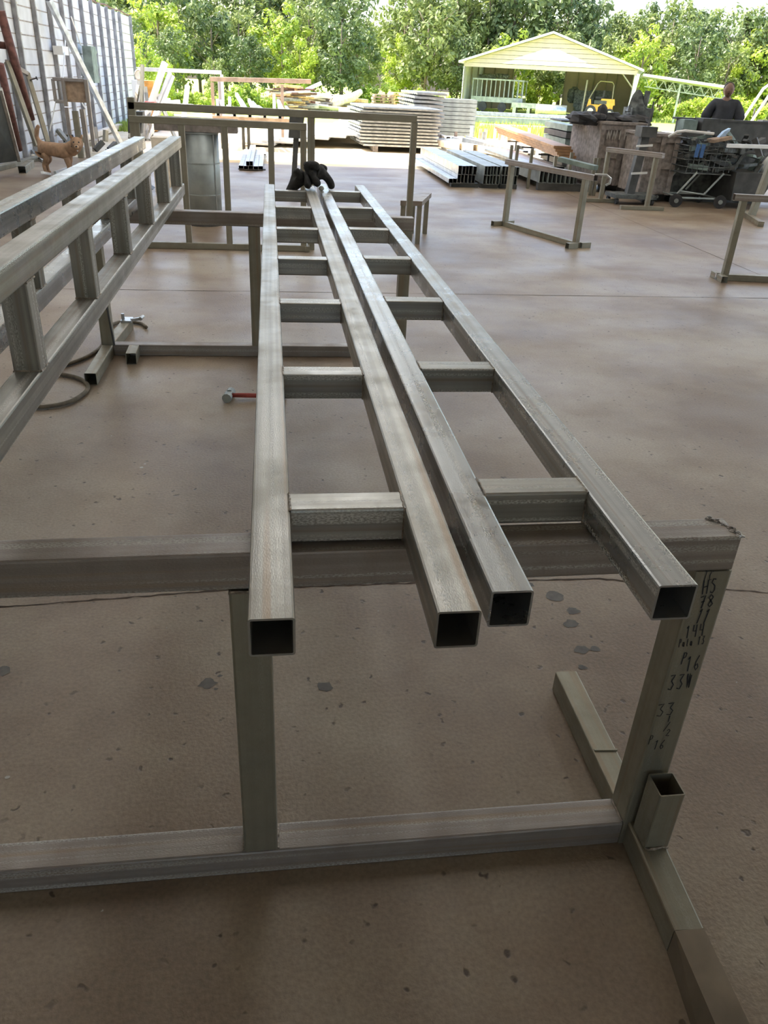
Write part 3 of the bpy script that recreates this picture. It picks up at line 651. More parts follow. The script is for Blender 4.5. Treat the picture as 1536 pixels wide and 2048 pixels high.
for y in (14.35, 16.9): bearer(4.65, 5.6, y, 0, 'dark bearer under the wide low bundle behind the lone trestle', .12, 'bearers of the wide bundle')
tubestack(4.66, .12, 14.3, 17.0, 9, 1, .075, .20, 'upright rectangular tube in the wide low bundle behind the lone trestle', 'tubes of the wide low bundle', mat=GALVD)
tubestack(4.56, .325, 14.5, 18.0, 3, 1, .20, .05, 'flat wide steel tube lying on top of the wide bundle', 'flat tubes on the wide bundle')
o = one('steel_channel', GREENG, lambda b: b.bar(at(1120, 318, 13.4), at(1192, 336, 12.9), .14, .07)); tag(o, 'pale green steel channel lying across to the left of the small cream-topped stand', 'channel')
for (px, py, Y, h) in [(1024, 290, 14.6, .17), (1036, 290, 14.6, .17), (1065, 297, 14.5, .22), (1112, 312, 14.6, .24), (1144, 305, 14.4, .2), (1191, 316, 13.8, .22), (1199, 316, 13.8, .22)]:
    p = at(px, py, Y); z0 = .378 if 4.56 < p.x < 5.2 else (.32 if 4.6 < p.x < 5.4 else 0); o = one('stake', STAND, lambda b: b.bar((p.x, Y, z0), (p.x, Y, max(p.z, z0+.15)), .05, .05, up=(0, 1, 0))); tag(o, 'short upright steel stake among the tube bundles', 'stake', 'stakes holding the tube bundles')
# bundle through the barred panel
for y in (15.9, 18.9): bearer(-.6, -.1, y, 0, 'dark bearer under the small pile of bright tubes on the slab', .02, 'bearers of the small bright pile')
tubestack(-.585, .02, 15.7, 19.2, 5, 1, .085, .06, 'bright steel tube in the bottom layer of the small pile seen through the barred panel', 'bottom layer of the small bright pile')
tubestack(-.45, .085, 15.65, 19.3, 2, 1, .06, .075, 'bright steel tube in the upper layer of the small pile seen through the barred panel', 'upper layer of the small bright pile')
# rack of tube ends beyond the slab
T = thing('storage_rack', 'low tan rack at the sunny edge of the yard carrying bright tube ends', 'rack', (-.5, 20.5, 0))
one('beam', TAN, lambda b: b.bar((-1.3, 20.3, .62), (.75, 20.3, .62), .09), T)
for x in (-1.1, -.62, -.5, .6): one('leg', DARK, lambda b: b.bar((x, 20.3, -.02), (x, 20.3, .58), .07, up=(0, 1, 0)), T)
for k in range(16):
    x = -1.15+k*.115+R_.uniform(-.02, .02); L = R_.uniform(1.6, 3.0); tilt = R_.uniform(-.05, .22)
    o = one('bright_tube', SILVERW if k % 2 else GALV, lambda b: b.bar((x, 20.2, .70+.05*(k % 3)), (x+R_.uniform(-.3, .05), 20.2+L, .72+.08*(k % 3)+tilt), .07, hollow=True))
    tag(o, 'bright galvanised tube lying with its open end on the low tan rack', 'steel tube', 'tubes on the low tan rack')
# ------------------------------------------------------------------ white frame, tan frame and leaning tubes beyond (left)
T = thing('goalpost_frame', 'white steel goalpost frame in front of the trees at left', 'steel frame', (-2.3, 24, 0))
P = [at(275, 138, 24), at(443, 145, 24)]
one('crossbar', SILVERW, lambda b: b.bar(P[0], P[1], .09), T)
for p in P: one('post', SILVERW, lambda b: b.bar((p.x, 24, 0), (p.x, 24, p.z-.045), .08, up=(0, 1, 0)), T)
T = thing('goalpost_frame', 'tan wooden-coloured goalpost frame in front of the timber piles', 'steel frame', (0, 22, 0))
P = [at(420, 158, 22), at(622, 163, 22)]
one('crossbar', TAN, lambda b: b.bar(P[0], P[1], .10), T)
for p in (at(424, 160, 22), at(564, 165, 22)): one('post', TAN, lambda b: b.bar((p.x, 22, 0), (p.x, 22, p.z-.05), .075, up=(0, 1, 0)), T)
lean = [((330, 125), (303, 205), .12, SILVERW, 'thick white tube leaning highest in the cluster behind the frame'), ((340, 145), (318, 205), .08, SILVERW, 'white tube leaning just right of the thickest one'),
        ((346, 152), (328, 200), .07, SILVERW, 'thin white tube at the right side of the leaning cluster'), ((375, 172), (370, 215), .10, SILVERW, 'short white tube leaning apart, right of the cluster'),
        ((438, 160), (441, 215), .07, STANDW, 'steel tube upright beside the right post of the white frame'), ((285, 130), (283, 215), .08, STAND, 'dark tube standing upright at the left of the leaning cluster'),
        ((277, 172), (270, 215), .08, STAND, 'dark tube leaning left beside the wall end'), ((283, 186), (285, 218), .08, STAND, 'short dark tube in the middle of the leaning cluster'),
        ((291, 175), (296, 215), .08, STAND, 'dark tube leaning right beside the orange container'), ((315, 190), (325, 214), .08, STAND, 'short dark tube leaning right at the foot of the white ones')]
for (a, c, wd, m, lab) in lean:
    p = at(*a, 22.6); q = at(*c, 22.3); q = p+(q-p)*((p.z)/(p.z-q.z))
    o = one('leaning_tube', m, lambda b: b.bar(q, p, wd, hollow=True)); tag(o, lab, 'steel tube')
T = thing('plastic_container', 'orange and white plastic container behind the leaning tubes by the wall end', 'container', (-3.3, 25, 0))
p = at(272, 160, 25); q = at(308, 162, 25)
one('white_half', WHITE, lambda b: b.box((p.x-.1, 24.8, 0), ((p.x+q.x)/2, 25.6, p.z)), T)
one('orange_half', ORANGE, lambda b: b.box(((p.x+q.x)/2, 24.8, 0), (q.x, 25.6, p.z)), T)
T = thing('hose_reel', 'round coil of pale hose hanging at the left post of the white frame', 'hose', at(277, 150, 23.9))
c = at(277, 150, 23.85)
one('coil', PALEW, lambda b: b.tube([c+Vector((.09*math.cos(t*.5), .05, .11*math.sin(t*.5))) for t in range(13)], .025, 6), T)
o = one('red_box', RED, lambda b: b.box(tuple(at(290, 214, 21.5)), tuple(at(313, 203, 21.9)))); tag(o, 'dark red box just above the top beam near the leaning tubes', 'box')
for k, (a, c) in enumerate([((300, 203), (352, 207)), ((310, 209), (358, 203)), ((330, 210), (385, 212)), ((285, 200), (340, 200))]):
    p = at(*a, 24+k*.2); q = at(*c, 23.2+k*.4); o = one('white_trim', SILVERW, lambda b: b.bar(p, q, .09)); tag(o, 'white metal offcut lying in the heap right of the leaning tubes', 'metal offcut', 'white offcuts in the heap')
#=====YARD=====
# ------------------------------------------------------------------ stacks of galvanised sheet and channel on the sunny yard
def sheetstack(P0, P1, n, thick, depth, label, group, mat=GALV, jit=.06, z0=.1, name='roof_sheet'):
    P0 = Vector(P0); P1 = Vector(P1); d = (P1-P0).normalized(); nr = Vector((-d.y, d.x, 0))
    for k in range(n):
        s = R_.uniform(-jit, jit); a = P0+d*s+nr*R_.uniform(-.02, .02); z = z0+k*thick; b = MB(); m = 16; L = (P1-P0).length
        for i in range(m):
            u0 = depth*i/m; u1 = depth*(i+1)/m; zz = z+(.012 if i % 2 else 0)
            b.hexa([a+nr*u0+Vector((0, 0, zz)), a+d*L+nr*u0+Vector((0, 0, zz)), a+d*L+nr*u1+Vector((0, 0, zz)), a+nr*u1+Vector((0, 0, zz)),
                    a+nr*u0+Vector((0, 0, zz+thick*.55)), a+d*L+nr*u0+Vector((0, 0, zz+thick*.55)), a+d*L+nr*u1+Vector((0, 0, zz+thick*.55)), a+nr*u1+Vector((0, 0, zz+thick*.55))])
        o = b.build(name, mat); tag(o, label, 'metal sheet', group)
p0 = fl(722, 300); p1 = fl(824, 303); p0.z = p1.z = 0
sheetstack((p0.x, p0.y, 0), (p0.x+2.0, p0.y+.1, 0), 12, .075, 2.4, 'bright galvanised roof sheet in the tall stack seen through the tall frame', 'roof sheets in the tall stack')
for k in range(2):
    o = one('bearer', WOOD, lambda b: b.box((p0.x+.3+k*1.3, p0.y-.05, -.03), (p0.x+.42+k*1.3, p0.y+2.4, .1))); tag(o, 'timber bearer under the tall stack of roof sheets', 'bearer', 'bearers under the tall sheet stack')
sheetstack((3.9, 23.5, 0), (4.72, 23.5, 0), 11, .095, 3.0, 'galvanised channel with dark ends in the narrow stack right of the tall frame', 'channels in the narrow stack', z0=.3, name='steel_channel')
o = one('bearer', WOOD, lambda b: b.box((4.2, 23.45, -.03), (4.65, 23.9, .3))); tag(o, 'rough timber block under the narrow channel stack', 'bearer')
for k in range(9):
    z = .12+k*.115; a = at(868, 270, 26.5); c = at(944, 270, 26.8); o = one('cladding_sheet', GALVD, lambda b: b.box((a.x+R_.uniform(-.05, .05), 26.5, z), (c.x, 27.3, z+.10))); tag(o, 'long dull panel in the stack left of the grass strip', 'panel', 'dull panels in the stack')
a = fl(868, 272); 
for k, (x0, x1, y, z, h, m) in enumerate([(6.0, 15.5, 36.0, .15, .22, GALVD), (6.1, 15.8, 36.6, .38, .16, GALV), (8.5, 18.5, 34.5, .05, .12, SILVERW), (2.5, 6.6, 31.5, .1, .5, SILVERW)]):
    o = one('long_beam', m, lambda b: b.bar((x0, y, z+h/2), (x1, y+.6, z+h/2), .35, h)); tag(o, ['dull long beam at the bottom of the pair before the shed', 'brighter long beam on top of the pair before the shed', 'pale long strip lying nearest on the grass before the shed', 'thick white bundle lying left behind the sheet stacks'][k], 'beam')
# white sheets standing in for the glare of bare sunlit ground
for k in range(7):
    x = -.2+k*.45; y = 21.3+k*.15; o = one('glare_sheet', SILVERW, lambda b: b.bar((x-.1, y, .04+.05*k), (x+.9, y+6.5, .06+.05*k), .8, .045)); tag(o, 'white sheet standing in for glaring sunlit ground beyond the slab', 'panel', 'white sheets standing in for sunlit ground')
# tubes low rack, right of the sheet stacks
for k in range(26):
    px = 850+k*9; py = 292+k*1.6+R_.uniform(-12, 8); p = fl(px, py); 
    L = R_.uniform(1.2, 3.5); m = [SILVERW, GALV, PALEW][k % 3]; w = R_.uniform(.06, .16); z = R_.uniform(.05, .25)
    o = one('offcut', m, lambda b: b.bar((p.x, p.y, z), (p.x-R_.uniform(.3, 1.0)*L*.5, p.y+L, z+R_.uniform(0, .1)), w, hollow=True)); tag(o, 'bright steel offcut lying in the sun behind the tube bundles', 'metal offcut', 'offcuts behind the tube bundles')
for k in range(14):
    p = fl(R_.uniform(900, 1100), R_.uniform(270, 310)); o = one('post_offcut', [TAN, GALV, SILVERW][k % 3], lambda b: b.bar((p.x, p.y, 0), (p.x, p.y, R_.uniform(.25, .5)), .08, up=(0, 1, 0), hollow=True)); tag(o, 'short post standing upright among the sunny offcuts', 'post', 'upright posts among the offcuts')
# orange-brown stack of panels
A = at(1000, 251, 21.0); B_ = at(1125, 295, 14.8)
for k in range(4):
    o = one('coated_sheet', COPPER, lambda b: b.bar(A+Vector((0.04*k, 0, -.05*k)), B_+Vector((.04*k, 0, -.05*k)), .32, .045)); tag(o, 'orange-brown metal panel in the raised sloping bundle', 'panel', 'orange-brown panels in the sloping bundle')
T = thing('panel_rack', 'thin steel rack holding up the orange-brown panels', 'rack', (B_.x, 16.5, 0))
for (f, dx) in ((.35, 0), (.6, .05), (.85, .0)):
    p = A.lerp(B_, f); one('leg', DARK, lambda b: (b.bar((p.x, p.y, 0), (p.x+dx, p.y, p.z-.19), .035, up=(0, 1, 0)), b.bar((p.x-.2, p.y, p.z-.2), (p.x+.25, p.y, p.z-.2), .03)), T)
# ------------------------------------------------------------------ timber piles at the tree line
def pile(px0, px1, pyb, pyt, Y, n, name, label, group, cat, mats, L=1.1, th=.09, axis=0):
    a = at(px0, pyb, Y); c = at(px1, pyb, Y); ht = at(px0, pyt, Y).z; zb = 0
    for k in range(n):
        t = R_.random(); z = zb+.05+(ht-.1)*((k+.5)/n)*(1-.25*abs(t-.5)); x = a.x+(c.x-a.x)*t*.9
        th2 = th*R_.uniform(.6, 1.3); ang = R_.uniform(-.25, .25) if axis == 0 else math.pi/2+R_.uniform(-.2, .2)
        d = Vector((math.cos(ang), math.sin(ang), R_.uniform(-.08, .08)))*L*R_.uniform(.5, 1)*.5
        p = Vector((x, Y+R_.uniform(-.5, .5), z))
        if p.z-abs(d.z) < th2: p.z = th2+abs(d.z)
        o = one(name, R_.choice(mats), lambda b: b.bar(p-d, p+d, th2*1.8, th2)); tag(o, label, cat, group)
pile(552, 620, 219, 166, 41, 70, 'timber_board', 'board in the tall timber stack behind the tan frame', 'boards in the tall timber stack', 'board', [FRESH, FRESH, WOOD, PALEW, RUST], L=1.3, th=.085)
pile(612, 665, 219, 178, 42, 26, 'white_board', 'pale board in the loose middle timber pile', 'pale boards in the middle pile', 'board', [PALEW, SILVERW, WOOD], L=2.2, th=.09)
pile(640, 738, 221, 190, 43, 60, 'log', 'short log in the low pile between the timber stacks', 'logs in the low pile', 'log', [FRESH, WOOD, PALEW, RUST], L=1.2, th=.13, axis=0)
p = at(668, 207, 42); q = at(722, 184, 42)
o = one('tree_trunk', PALEW, lambda b: b.tube([at(664, 210, 42), at(672, 203, 42), at(688, 199, 42), at(705, 195, 42.2), at(722, 183, 42.5)], [.22, .26, .2, .2, .12], 9), smooth=True); tag(o, 'pale bleached trunk lying over the log pile', 'trunk')
p = at(612, 180, 41); q = at(643, 166, 41)
o = one('white_post', SILVERW, lambda b: b.bar(p, q, .16)); tag(o, 'white squared post sticking out of the timber stack top', 'post')
# pallets
PX = at(747, 221, 44).x
def pallet(x, y, z, m):
    T = thing('pallet', 'wooden pallet in the square stack at the end of the timber piles', 'pallet', (x, y, z), 'pallets in the square stack')
    one('deck', m, lambda b: [b.box((x-.5, y-.5+i*.2, z+.10), (x+.5, y-.38+i*.2, z+.122)) for i in range(5)], T)
    one('blocks', m, lambda b: [b.box((x-.5+i*.45, y-.5, z+.02), (x-.4+i*.45, y+.5, z+.10)) for i in range(3)], T)
    one('base', m, lambda b: [b.box((x-.5, y-.5+i*.42, z), (x+.5, y-.38+i*.42, z+.02)) for i in range(3)], T)
for col in range(2):
    for k in range(8 if col else 7): pallet(PX+.45+col*.95+R_.uniform(-.05, .05), 44+R_.uniform(-.05, .05), -.03+k*.13, FRESH if col else PLY)
for k in range(9):
    p = fl(R_.uniform(790, 905), R_.uniform(203, 213)); s = R_.uniform(.2, .5)
    o = one('rubble_lump', STONE, lambda b: b.blob((p.x, p.y, s*.3), (s, s*.8, s*.5), 8, 6, .15, R_), smooth=False); tag(o, 'pale lump of rubble in the grass left of the shed', 'rubble', 'rubble by the shed')

#=====SHED=====
# ------------------------------------------------------------------ open metal shed
A = Vector((12.36, 56.4, 0)); B = Vector((22.4, 52.3, 0)); ex = (B-A).normalized(); ey = Vector((-ex.y, ex.x, 0)); W_ = (B-A).length; Dp = 8.5
if ey.y < 0: ey = -ey
def SP(u, v, z): return A+ex*u+ey*v+Vector((0, 0, z))
def sbox(b, u0, u1, v0, v1, z0, z1): b.hexa([SP(u0, v0, z0), SP(u1, v0, z0), SP(u1, v1, z0), SP(u0, v1, z0), SP(u0, v0, z1), SP(u1, v0, z1), SP(u1, v1, z1), SP(u0, v1, z1)])
HE, HP = 2.75, 4.45
T = thing('metal_shed', 'open cream metal shed with a peaked roof in front of the trees', 'shed', SP(W_/2, 2, 0))
def siding(b, u0, u1, v0, v1, z0, z1, n):
    for i in range(n):
        a = z0+(z1-z0)*i/n; c = z0+(z1-z0)*(i+1)/n; sbox(b, u0, u1, v0, v1, a, c-.05)
        du = .015; sbox(b, u0+du if u1-u0 < v1-v0 else u0, u1-du if u1-u0 < v1-v0 else u1, v0+(du if v1-v0 < u1-u0 else 0), v1-(du if v1-v0 < u1-u0 else 0), c-.05, c)
one('side_wall', WHITE, lambda b: siding(b, 0, .06, 0, Dp, 0, HE, 8), T)
one('side_wall', WHITE, lambda b: siding(b, W_-.06, W_, 0, Dp, 0, HE, 8), T)
one('back_wall', BEIGE, lambda b: siding(b, .06, 2.3, Dp-.06, Dp, 0, HE, 10), T)
one('back_wall', BEIGE, lambda b: siding(b, 6.0, W_-.06, Dp-.06, Dp, 0, HE+.3, 11), T)
# front gable
def gable(b):
    n = 8
    for i in range(n):
        z0 = HE-.25+(HP-HE+.25)*i/n; z1 = HE-.25+(HP-HE+.25)*(i+1)/n
        def hw(z): return W_/2 if z <= HE else W_/2*(HP-z)/(HP-HE)
        a0, a1 = hw(z0), hw(z1)
        b.prism([SP(W_/2-a0, 0, z0), SP(W_/2+a0, 0, z0), SP(W_/2+a1, 0, z1-.02), SP(W_/2-a1, 0, z1-.02)], ey*.05)
one('gable', BEIGE, gable, T)
def gin(b):
    for (z0, z1, a0, a1) in [(2.75, 2.98, 3.0, 2.2), (3.02, 3.35, 2.3, 1.3), (3.35, 3.62, 1.25, .5)]:
        b.prism([SP(W_/2-a0, -.03, z0), SP(W_/2+a0, -.03, z0), SP(W_/2+a1, -.03, z1), SP(W_/2-a1, -.03, z1)], ey*.03)
one('gable_lit_patch', WHITE, gin, T)  # sunlit patch on the gable, built as stepped white sheets
def roof(b):
    o_ = .3
    for s in (0, 1):
        u0 = -o_ if s == 0 else W_+o_; zE = HE-.07
        b.hexa([SP(u0, -.3, zE), SP(W_/2, -.3, HP+.02), SP(W_/2, Dp+.2, HP+.02), SP(u0, Dp+.2, zE), SP(u0, -.3, zE+.12), SP(W_/2, -.3, HP+.14), SP(W_/2, Dp+.2, HP+.14), SP(u0, Dp+.2, zE+.12)])
one('roof', WHITE, roof, T)
for u in (.1, .9, 1.9, 2.25, 6.0, 6.9, 8.0, 8.9, 9.6, W_-.15):
    one('stud', STAND, lambda b: b.bar(SP(u, Dp-.15, 0), SP(u, Dp-.15, HE), .08, up=tuple(ey)), T)
for v in (.1, 2.8, 5.6):
    one('stud', SILVERW, lambda b: b.bar(SP(W_-.15, v, 0), SP(W_-.15, v, HE), .09, up=tuple(ey)), T)
    one('brace', STAND, lambda b: b.bar(SP(W_-.15, v, HE-1.0), SP(W_-1.1, v, HE-.05), .06), T)
    one('stud', STAND, lambda b: b.bar(SP(.12, v, 0), SP(.12, v, HE), .08, up=tuple(ey)), T)
one('corner_post', WHITE, lambda b: b.bar(SP(W_-.25, -.1, 0), SP(W_+.02, -.1, HE-.2), .2, up=tuple(ey)), T)
# lean-to
T = thing('lean_to_roof', 'flat lean-to roof on lattice trusses attached to the right of the shed', 'roof', SP(W_+2.5, 2, 0))
def lt(b):
    b.hexa([SP(W_+.3, -.1, HE-.30), SP(W_+5.6, -.1, HE-.75), SP(W_+5.6, 7, HE-.75), SP(W_+.3, 7, HE-.30), SP(W_+.3, -.1, HE-.16), SP(W_+5.6, -.1, HE-.61), SP(W_+5.6, 7, HE-.61), SP(W_+.3, 7, HE-.16)])
one('roof_sheet', WHITE, lt, T)
def truss(b):
    n = 9
    for i in range(n):
        u0 = W_+.5+i*.55; u1 = u0+.55; zt0 = HE-.35-.085*(u0-W_); zt1 = HE-.35-.085*(u1-W_)
        b.bar(SP(u0, .3, zt0), SP((u0+u1)/2, .3, zt0-.5), .035); b.bar(SP((u0+u1)/2, .3, zt0-.5), SP(u1, .3, zt1), .035)
    b.bar(SP(W_+.5, .3, HE-.85), SP(W_+5.4, .3, HE-1.3), .05)
one('truss', GALVD, truss, T)
for u in (2.6, 5.3): one('post', GALVD, lambda b: b.bar(SP(W_+u, .3, 0), SP(W_+u, .3, HE-.4-.085*u), .12, up=tuple(ey)), T)
# trailer with railings in the shed
T = thing('railed_trailer', 'grey flatbed trailer with tall side railings parked in the left of the shed', 'trailer', SP(1.9, 2, 0))
one('deck', GALVD, lambda b: sbox(b, .5, 3.9, 1.0, 3.2, .55, .85), T)
for v in (1.0, 3.2):
    one('rail', GALVD, lambda b: b.bar(SP(.5, v, 1.85), SP(3.9, v, 1.85), .09), T)
    for i in range(12): one('bar', GALVD, lambda b: b.bar(SP(.55+i*.3, v, .85), SP(.55+i*.3, v, 1.81), .055, up=tuple(ey)), T)
for u in (1.3, 2.6): one('wheel', BLACK, lambda b: b.cyl(SP(u, .95, .28), SP(u, 1.2, .28), .28), T)
o = one('junk_pile', SCRAP, lambda b: [b.blob(SP(.8+i*.3, 2+R_.uniform(-.4, .4), 2.0+R_.uniform(-.03, .08)), (.25, .2, .14), 7, 5, .3, R_) for i in range(7)] and None); tag(o, 'heap of dark odds and ends on top of the railed trailer', 'junk', kind='stuff')
o = one('steel_sled', GALVD, lambda b: (sbox(b, 3.4, 6.2, -.6, .6, .35, .62), sbox(b, 3.5, 3.7, -.6, .6, 0, .35), sbox(b, 5.6, 5.9, -.6, .6, 0, .35), sbox(b, 4.4, 4.6, -.6, .6, 0, .35))); tag(o, 'dark low steel frame standing before the shed opening', 'steel frame')
T = thing('tank', 'pale rounded tank lying before the middle of the shed', 'tank', SP(5.9, -.8, 0))
one('body', GALV, lambda b: b.cyl(SP(5.0, -.9, .32), SP(6.9, -.9, .32), .32, n=18), T, True)
one('cradle', DARK, lambda b: sbox(b, 5.1, 6.8, -1.1, -.7, 0, .1), T)
o = one('tractor_implement', SCRAP, lambda b: (b.blob(SP(6.9, 5, 1.2), (.45, .3, .5), 10, 7, .15, R_), sbox(b, 7.0, 8.3, 4.6, 5.4, .5, 1.5), b.blob(SP(7.5, 4.8, .4), (.45, .35, .4), 10, 7, .1, R_), sbox(b, 8.0, 9.4, 5, 5.9, .7, 1.55))); tag(o, 'dim grey machinery parked at the back of the shed behind the forklift', 'machine')

def forklift(name_label, c, ax, ay, s, body, cage, mast=True):
    c = Vector(c); ax = Vector(ax).normalized(); ay = Vector(ay).normalized()
    def Q(u, v, z): return c+ax*u*s+ay*v*s+Vector((0, 0, z*s))
    def qb(b, u0, u1, v0, v1, z0, z1, k=0.0):
        b.hexa([Q(u0, v0, z0), Q(u1, v0, z0), Q(u1, v1, z0), Q(u0, v1, z0), Q(u0+k, v0, z1), Q(u1-k, v0, z1), Q(u1-k, v1, z1), Q(u0+k, v1, z1)])
    T = thing('forklift', name_label, 'forklift', c)
    one('body', body, lambda b: (qb(b, -.1, 1.25, -.45, .45, .25, .72), qb(b, .45, 1.35, -.45, .45, .72, 1.05, .06), qb(b, -.35, .0, -.45, .45, .35, 1.0, .12)), T)
    one('engine_vent', DARK, lambda b: qb(b, .1, .85, -.46, -.44, .76, .95), T)
    one('seat', BLACK, lambda b: (qb(b, .15, .6, -.22, .22, 1.05, 1.15), qb(b, .55, .66, -.22, .22, 1.15, 1.5)), T)
    def cg(b):
        for v in (-.42, .42):
            b.tube([Q(-.25, v, .95), Q(.15, v, 1.85), Q(.3, v, 1.98), Q(1.0, v, 1.95), Q(1.12, v, 1.8), Q(1.15, v, 1.0)], .035*s, 6)
        for u in (.3, .6, .95): b.bar(Q(u, -.42, 1.97), Q(u, .42, 1.97), .05*s)
    one('cage', cage, cg, T)
    for (u, r) in ((-.05, .34), (1.1, .27)):
        for v in (-.5, .42):
            wl = one('wheel', BLACK, lambda b: b.cyl(Q(u, v-.05, r), Q(u, v+.12, r), r*s, n=20), T)
            one('rim', PALEW, lambda b: b.cyl(Q(u, v-.07, r), Q(u, v+.13, r), r*.55*s, n=16), wl)
    if mast:
        one('mast', cage, lambda b: [b.bar(Q(-.55, v, .1), Q(-.5, v, 2.0), .08*s, .12*s, up=tuple(ay)) for v in (-.32, .32)] + [b.bar(Q(-.5, -.32, z), Q(-.5, .32, z), .08*s) for z in (.5, 1.2, 1.95)] and None, T)
        for v in (-.25, .25): one('fork', DARK, lambda b: (b.bar(Q(-1.5, v, .1), Q(-.6, v, .1), .1*s, .04*s), b.bar(Q(-.62, v, .1), Q(-.62, v, .8), .04*s, .1*s, up=tuple(ay))), T)
    one('steering_wheel', BLACK, lambda b: b.tube([Q(-.05+.05*math.cos(t*.6), .17*math.cos(t*.6), 1.25+.15*math.sin(t*.6)) for t in range(12)], .02*s, 5), T)
    return T
forklift('yellow forklift parked inside the right of the shed', SP(8.35, 1.5, 0), ex, ey, 1.05, YEL, STAND)

#=====RIGHT=====
forklift('pale yellow forklift cut by the right edge beyond the man', (12.1, 20.6, 0), (.97, -.25, 0), (.25, .97, 0), .98, PYEL, SILVERW, mast=False)
# ------------------------------------------------------------------ work area clutter on the right
def obx(name, mat, px0, px1, py, Y, depth, z0, z1, label, cat, skew=0.0, group=None):
    a = at(px0, py, Y); c = at(px1, py, Y+skew)
    o = one(name, mat, lambda b: b.hexa([(a.x, a.y, z0), (c.x, c.y, z0), (c.x+.05, c.y+depth, z0), (a.x+.05, a.y+depth, z0), (a.x, a.y, z1), (c.x, c.y, z1), (c.x+.05, c.y+depth, z1), (a.x+.05, a.y+depth, z1)]))
    tag(o, label, cat, group); return o
def crate(px0, px1, py, Y, depth, z0, z1, label, n=3, mat=WOOD, skew=0.0):
    a = at(px0, py, Y); c = at(px1, py, Y+skew)
    T = thing('wooden_crate', label, 'crate', ((a.x+c.x)/2, Y+depth/2, z0))
    d = (c-a); d.z = 0; L = d.length; d.normalize(); nr = Vector((-d.y, d.x, 0)); o_ = Vector((a.x, a.y, 0))
    def q(u, v, z): return o_+d*u+nr*v+Vector((0, 0, z))
    def bx(b, u0, u1, v0, v1, za, zb): b.hexa([q(u0, v0, za), q(u1, v0, za), q(u1, v1, za), q(u0, v1, za), q(u0, v0, zb), q(u1, v0, zb), q(u1, v1, zb), q(u0, v1, zb)])
    one('box', mat, lambda b: bx(b, .02, L-.02, .03, depth, z0, z1-.01), T)
    for zz in (z0+.02, (z0+z1)/2-.05, z1-.10): one('batten', WOOD, lambda b: bx(b, 0, L, 0, .03, zz, zz+.09), T)
    for i in range(n): u = i*(L-.08)/(n-1); one('batten', WOOD, lambda b: bx(b, u, u+.08, -.012, .0, z0, z1), T)
    one('lid', WOOD, lambda b: bx(b, -.02, L+.02, -.03, depth+.02, z1-.01, z1+.03), T)
    return T, q
for (f0, f1) in ((5.30, 6.25), (5.95, 6.9)):
    pass
T, q = crate(1196, 1284, 300, 14.3, 1.0, .12, 1.10, 'big weathered wooden crate with faded painted letters, black junk on its lid', mat=WOOD)
b = MB(); L0 = q(.12, -.016, .86); write(b, 'NNIP', L0, (q(1, 0, 0)-q(0, 0, 0)), (0, 0, 1), .14, .010, .6)
write(b, '..', q(.62, -.016, .83), (q(1, 0, 0)-q(0, 0, 0)), (0, 0, 1), .2, .02, .3); b.build('painted_letters', CHALK, T)
T, q = crate(1286, 1350, 330, 13.2, .9, .12, 1.0, 'wooden crate with pale edge boards right of the lettered crate', mat=WOOD)
for (x, y) in ((5.4, 14.5), (6.2, 14.5), (6.2, 13.4), (6.7, 13.4)):
    o = one('bearer', DARK, lambda b: b.box((x-.06, y-.1, 0), (x+.06, y+.8, .12))); tag(o, 'dark skid under one of the two wooden crates', 'bearer', 'skids under the crates')
T = thing('wooden_cabinet', 'two-panel wooden cabinet left of the lettered crate', 'cabinet', at(1180, 320, 15.4) - Vector((0, 0, at(1180, 320, 15.4).z)))
a = at(1160, 300, 15.4); c = at(1196, 300, 15.4)
one('body', WOOD, lambda b: b.box((a.x, 15.42, 0), (c.x, 16.0, 1.0)), T)
for i in range(2):
    x0 = a.x+.02+i*(c.x-a.x)/2; one('panel_door', PLY, lambda b: b.box((x0, 15.39, .2), (x0+(c.x-a.x)/2-.04, 15.42, .82)), T)
one('top', DARK, lambda b: b.box((a.x-.05, 15.35, 1.0), (c.x+.05, 16.05, 1.04)), T)
for k in range(7):
    obx('dark_beam', DARK if k % 2 else GREENG, 1128, 1156, 300, 16.6+R_.uniform(-.05, .05), 1.6, .1+k*.125, .1+k*.125+.105, 'dark squared beam end in the stack left of the wooden cabinet', 'beam', group='beam ends left of the cabinet')
obx('dark_sheet', DARK, 1120, 1198, 262, 15.2, .8, 1.06, 1.085, 'dark sheet lying over the cabinet and beam stack', 'sheet')
zt = 1.135
o = one('black_tarp', BLACK, lambda b: [b.blob((5.35+.28*i, 14.7+R_.uniform(-.2, .2), zt+.02), (.28, .3, .07+.05*R_.random()), 9, 6, .25, R_) for i in range(5)] and None); tag(o, 'black tarp bundled over the lid of the lettered crate', 'tarp')
o = one('engine_block', SCRAP, lambda b: (b.blob((6.52, 15.0, 1.36), (.18, .2, .26), 9, 7, .3, R_), b.box((6.35, 14.8, 1.14), (6.75, 15.2, 1.35)), b.cyl((6.6, 14.9, 1.3), (6.62, 14.9, 1.62), .05))); tag(o, 'greasy dark engine part standing on the right of the lettered crate', 'engine')
o = one('black_boot', BLACK, lambda b: (b.blob((5.72, 14.6, 1.26), (.09, .1, .13), 8, 6, .15, R_), b.blob((5.64, 14.5, 1.19), (.14, .09, .06), 8, 6, .1, R_))); tag(o, 'small black lump like a boot on the lettered crate', 'boot')
T = thing('drill_stand', 'dark upright column with a slanting thin rod in front of the crates', 'machine', (6.0, 13.0, 0))
p = at(1291, 270, 13.1)
one('column', DARK, lambda b: b.bar((5.78, 13.0, .12), (p.x, 13.1, 1.12), .13, up=(0, 1, 0)), T)
one('head', DARK, lambda b: b.box((p.x-.14, 12.95, .98), (p.x+.12, 13.2, 1.13)), T)
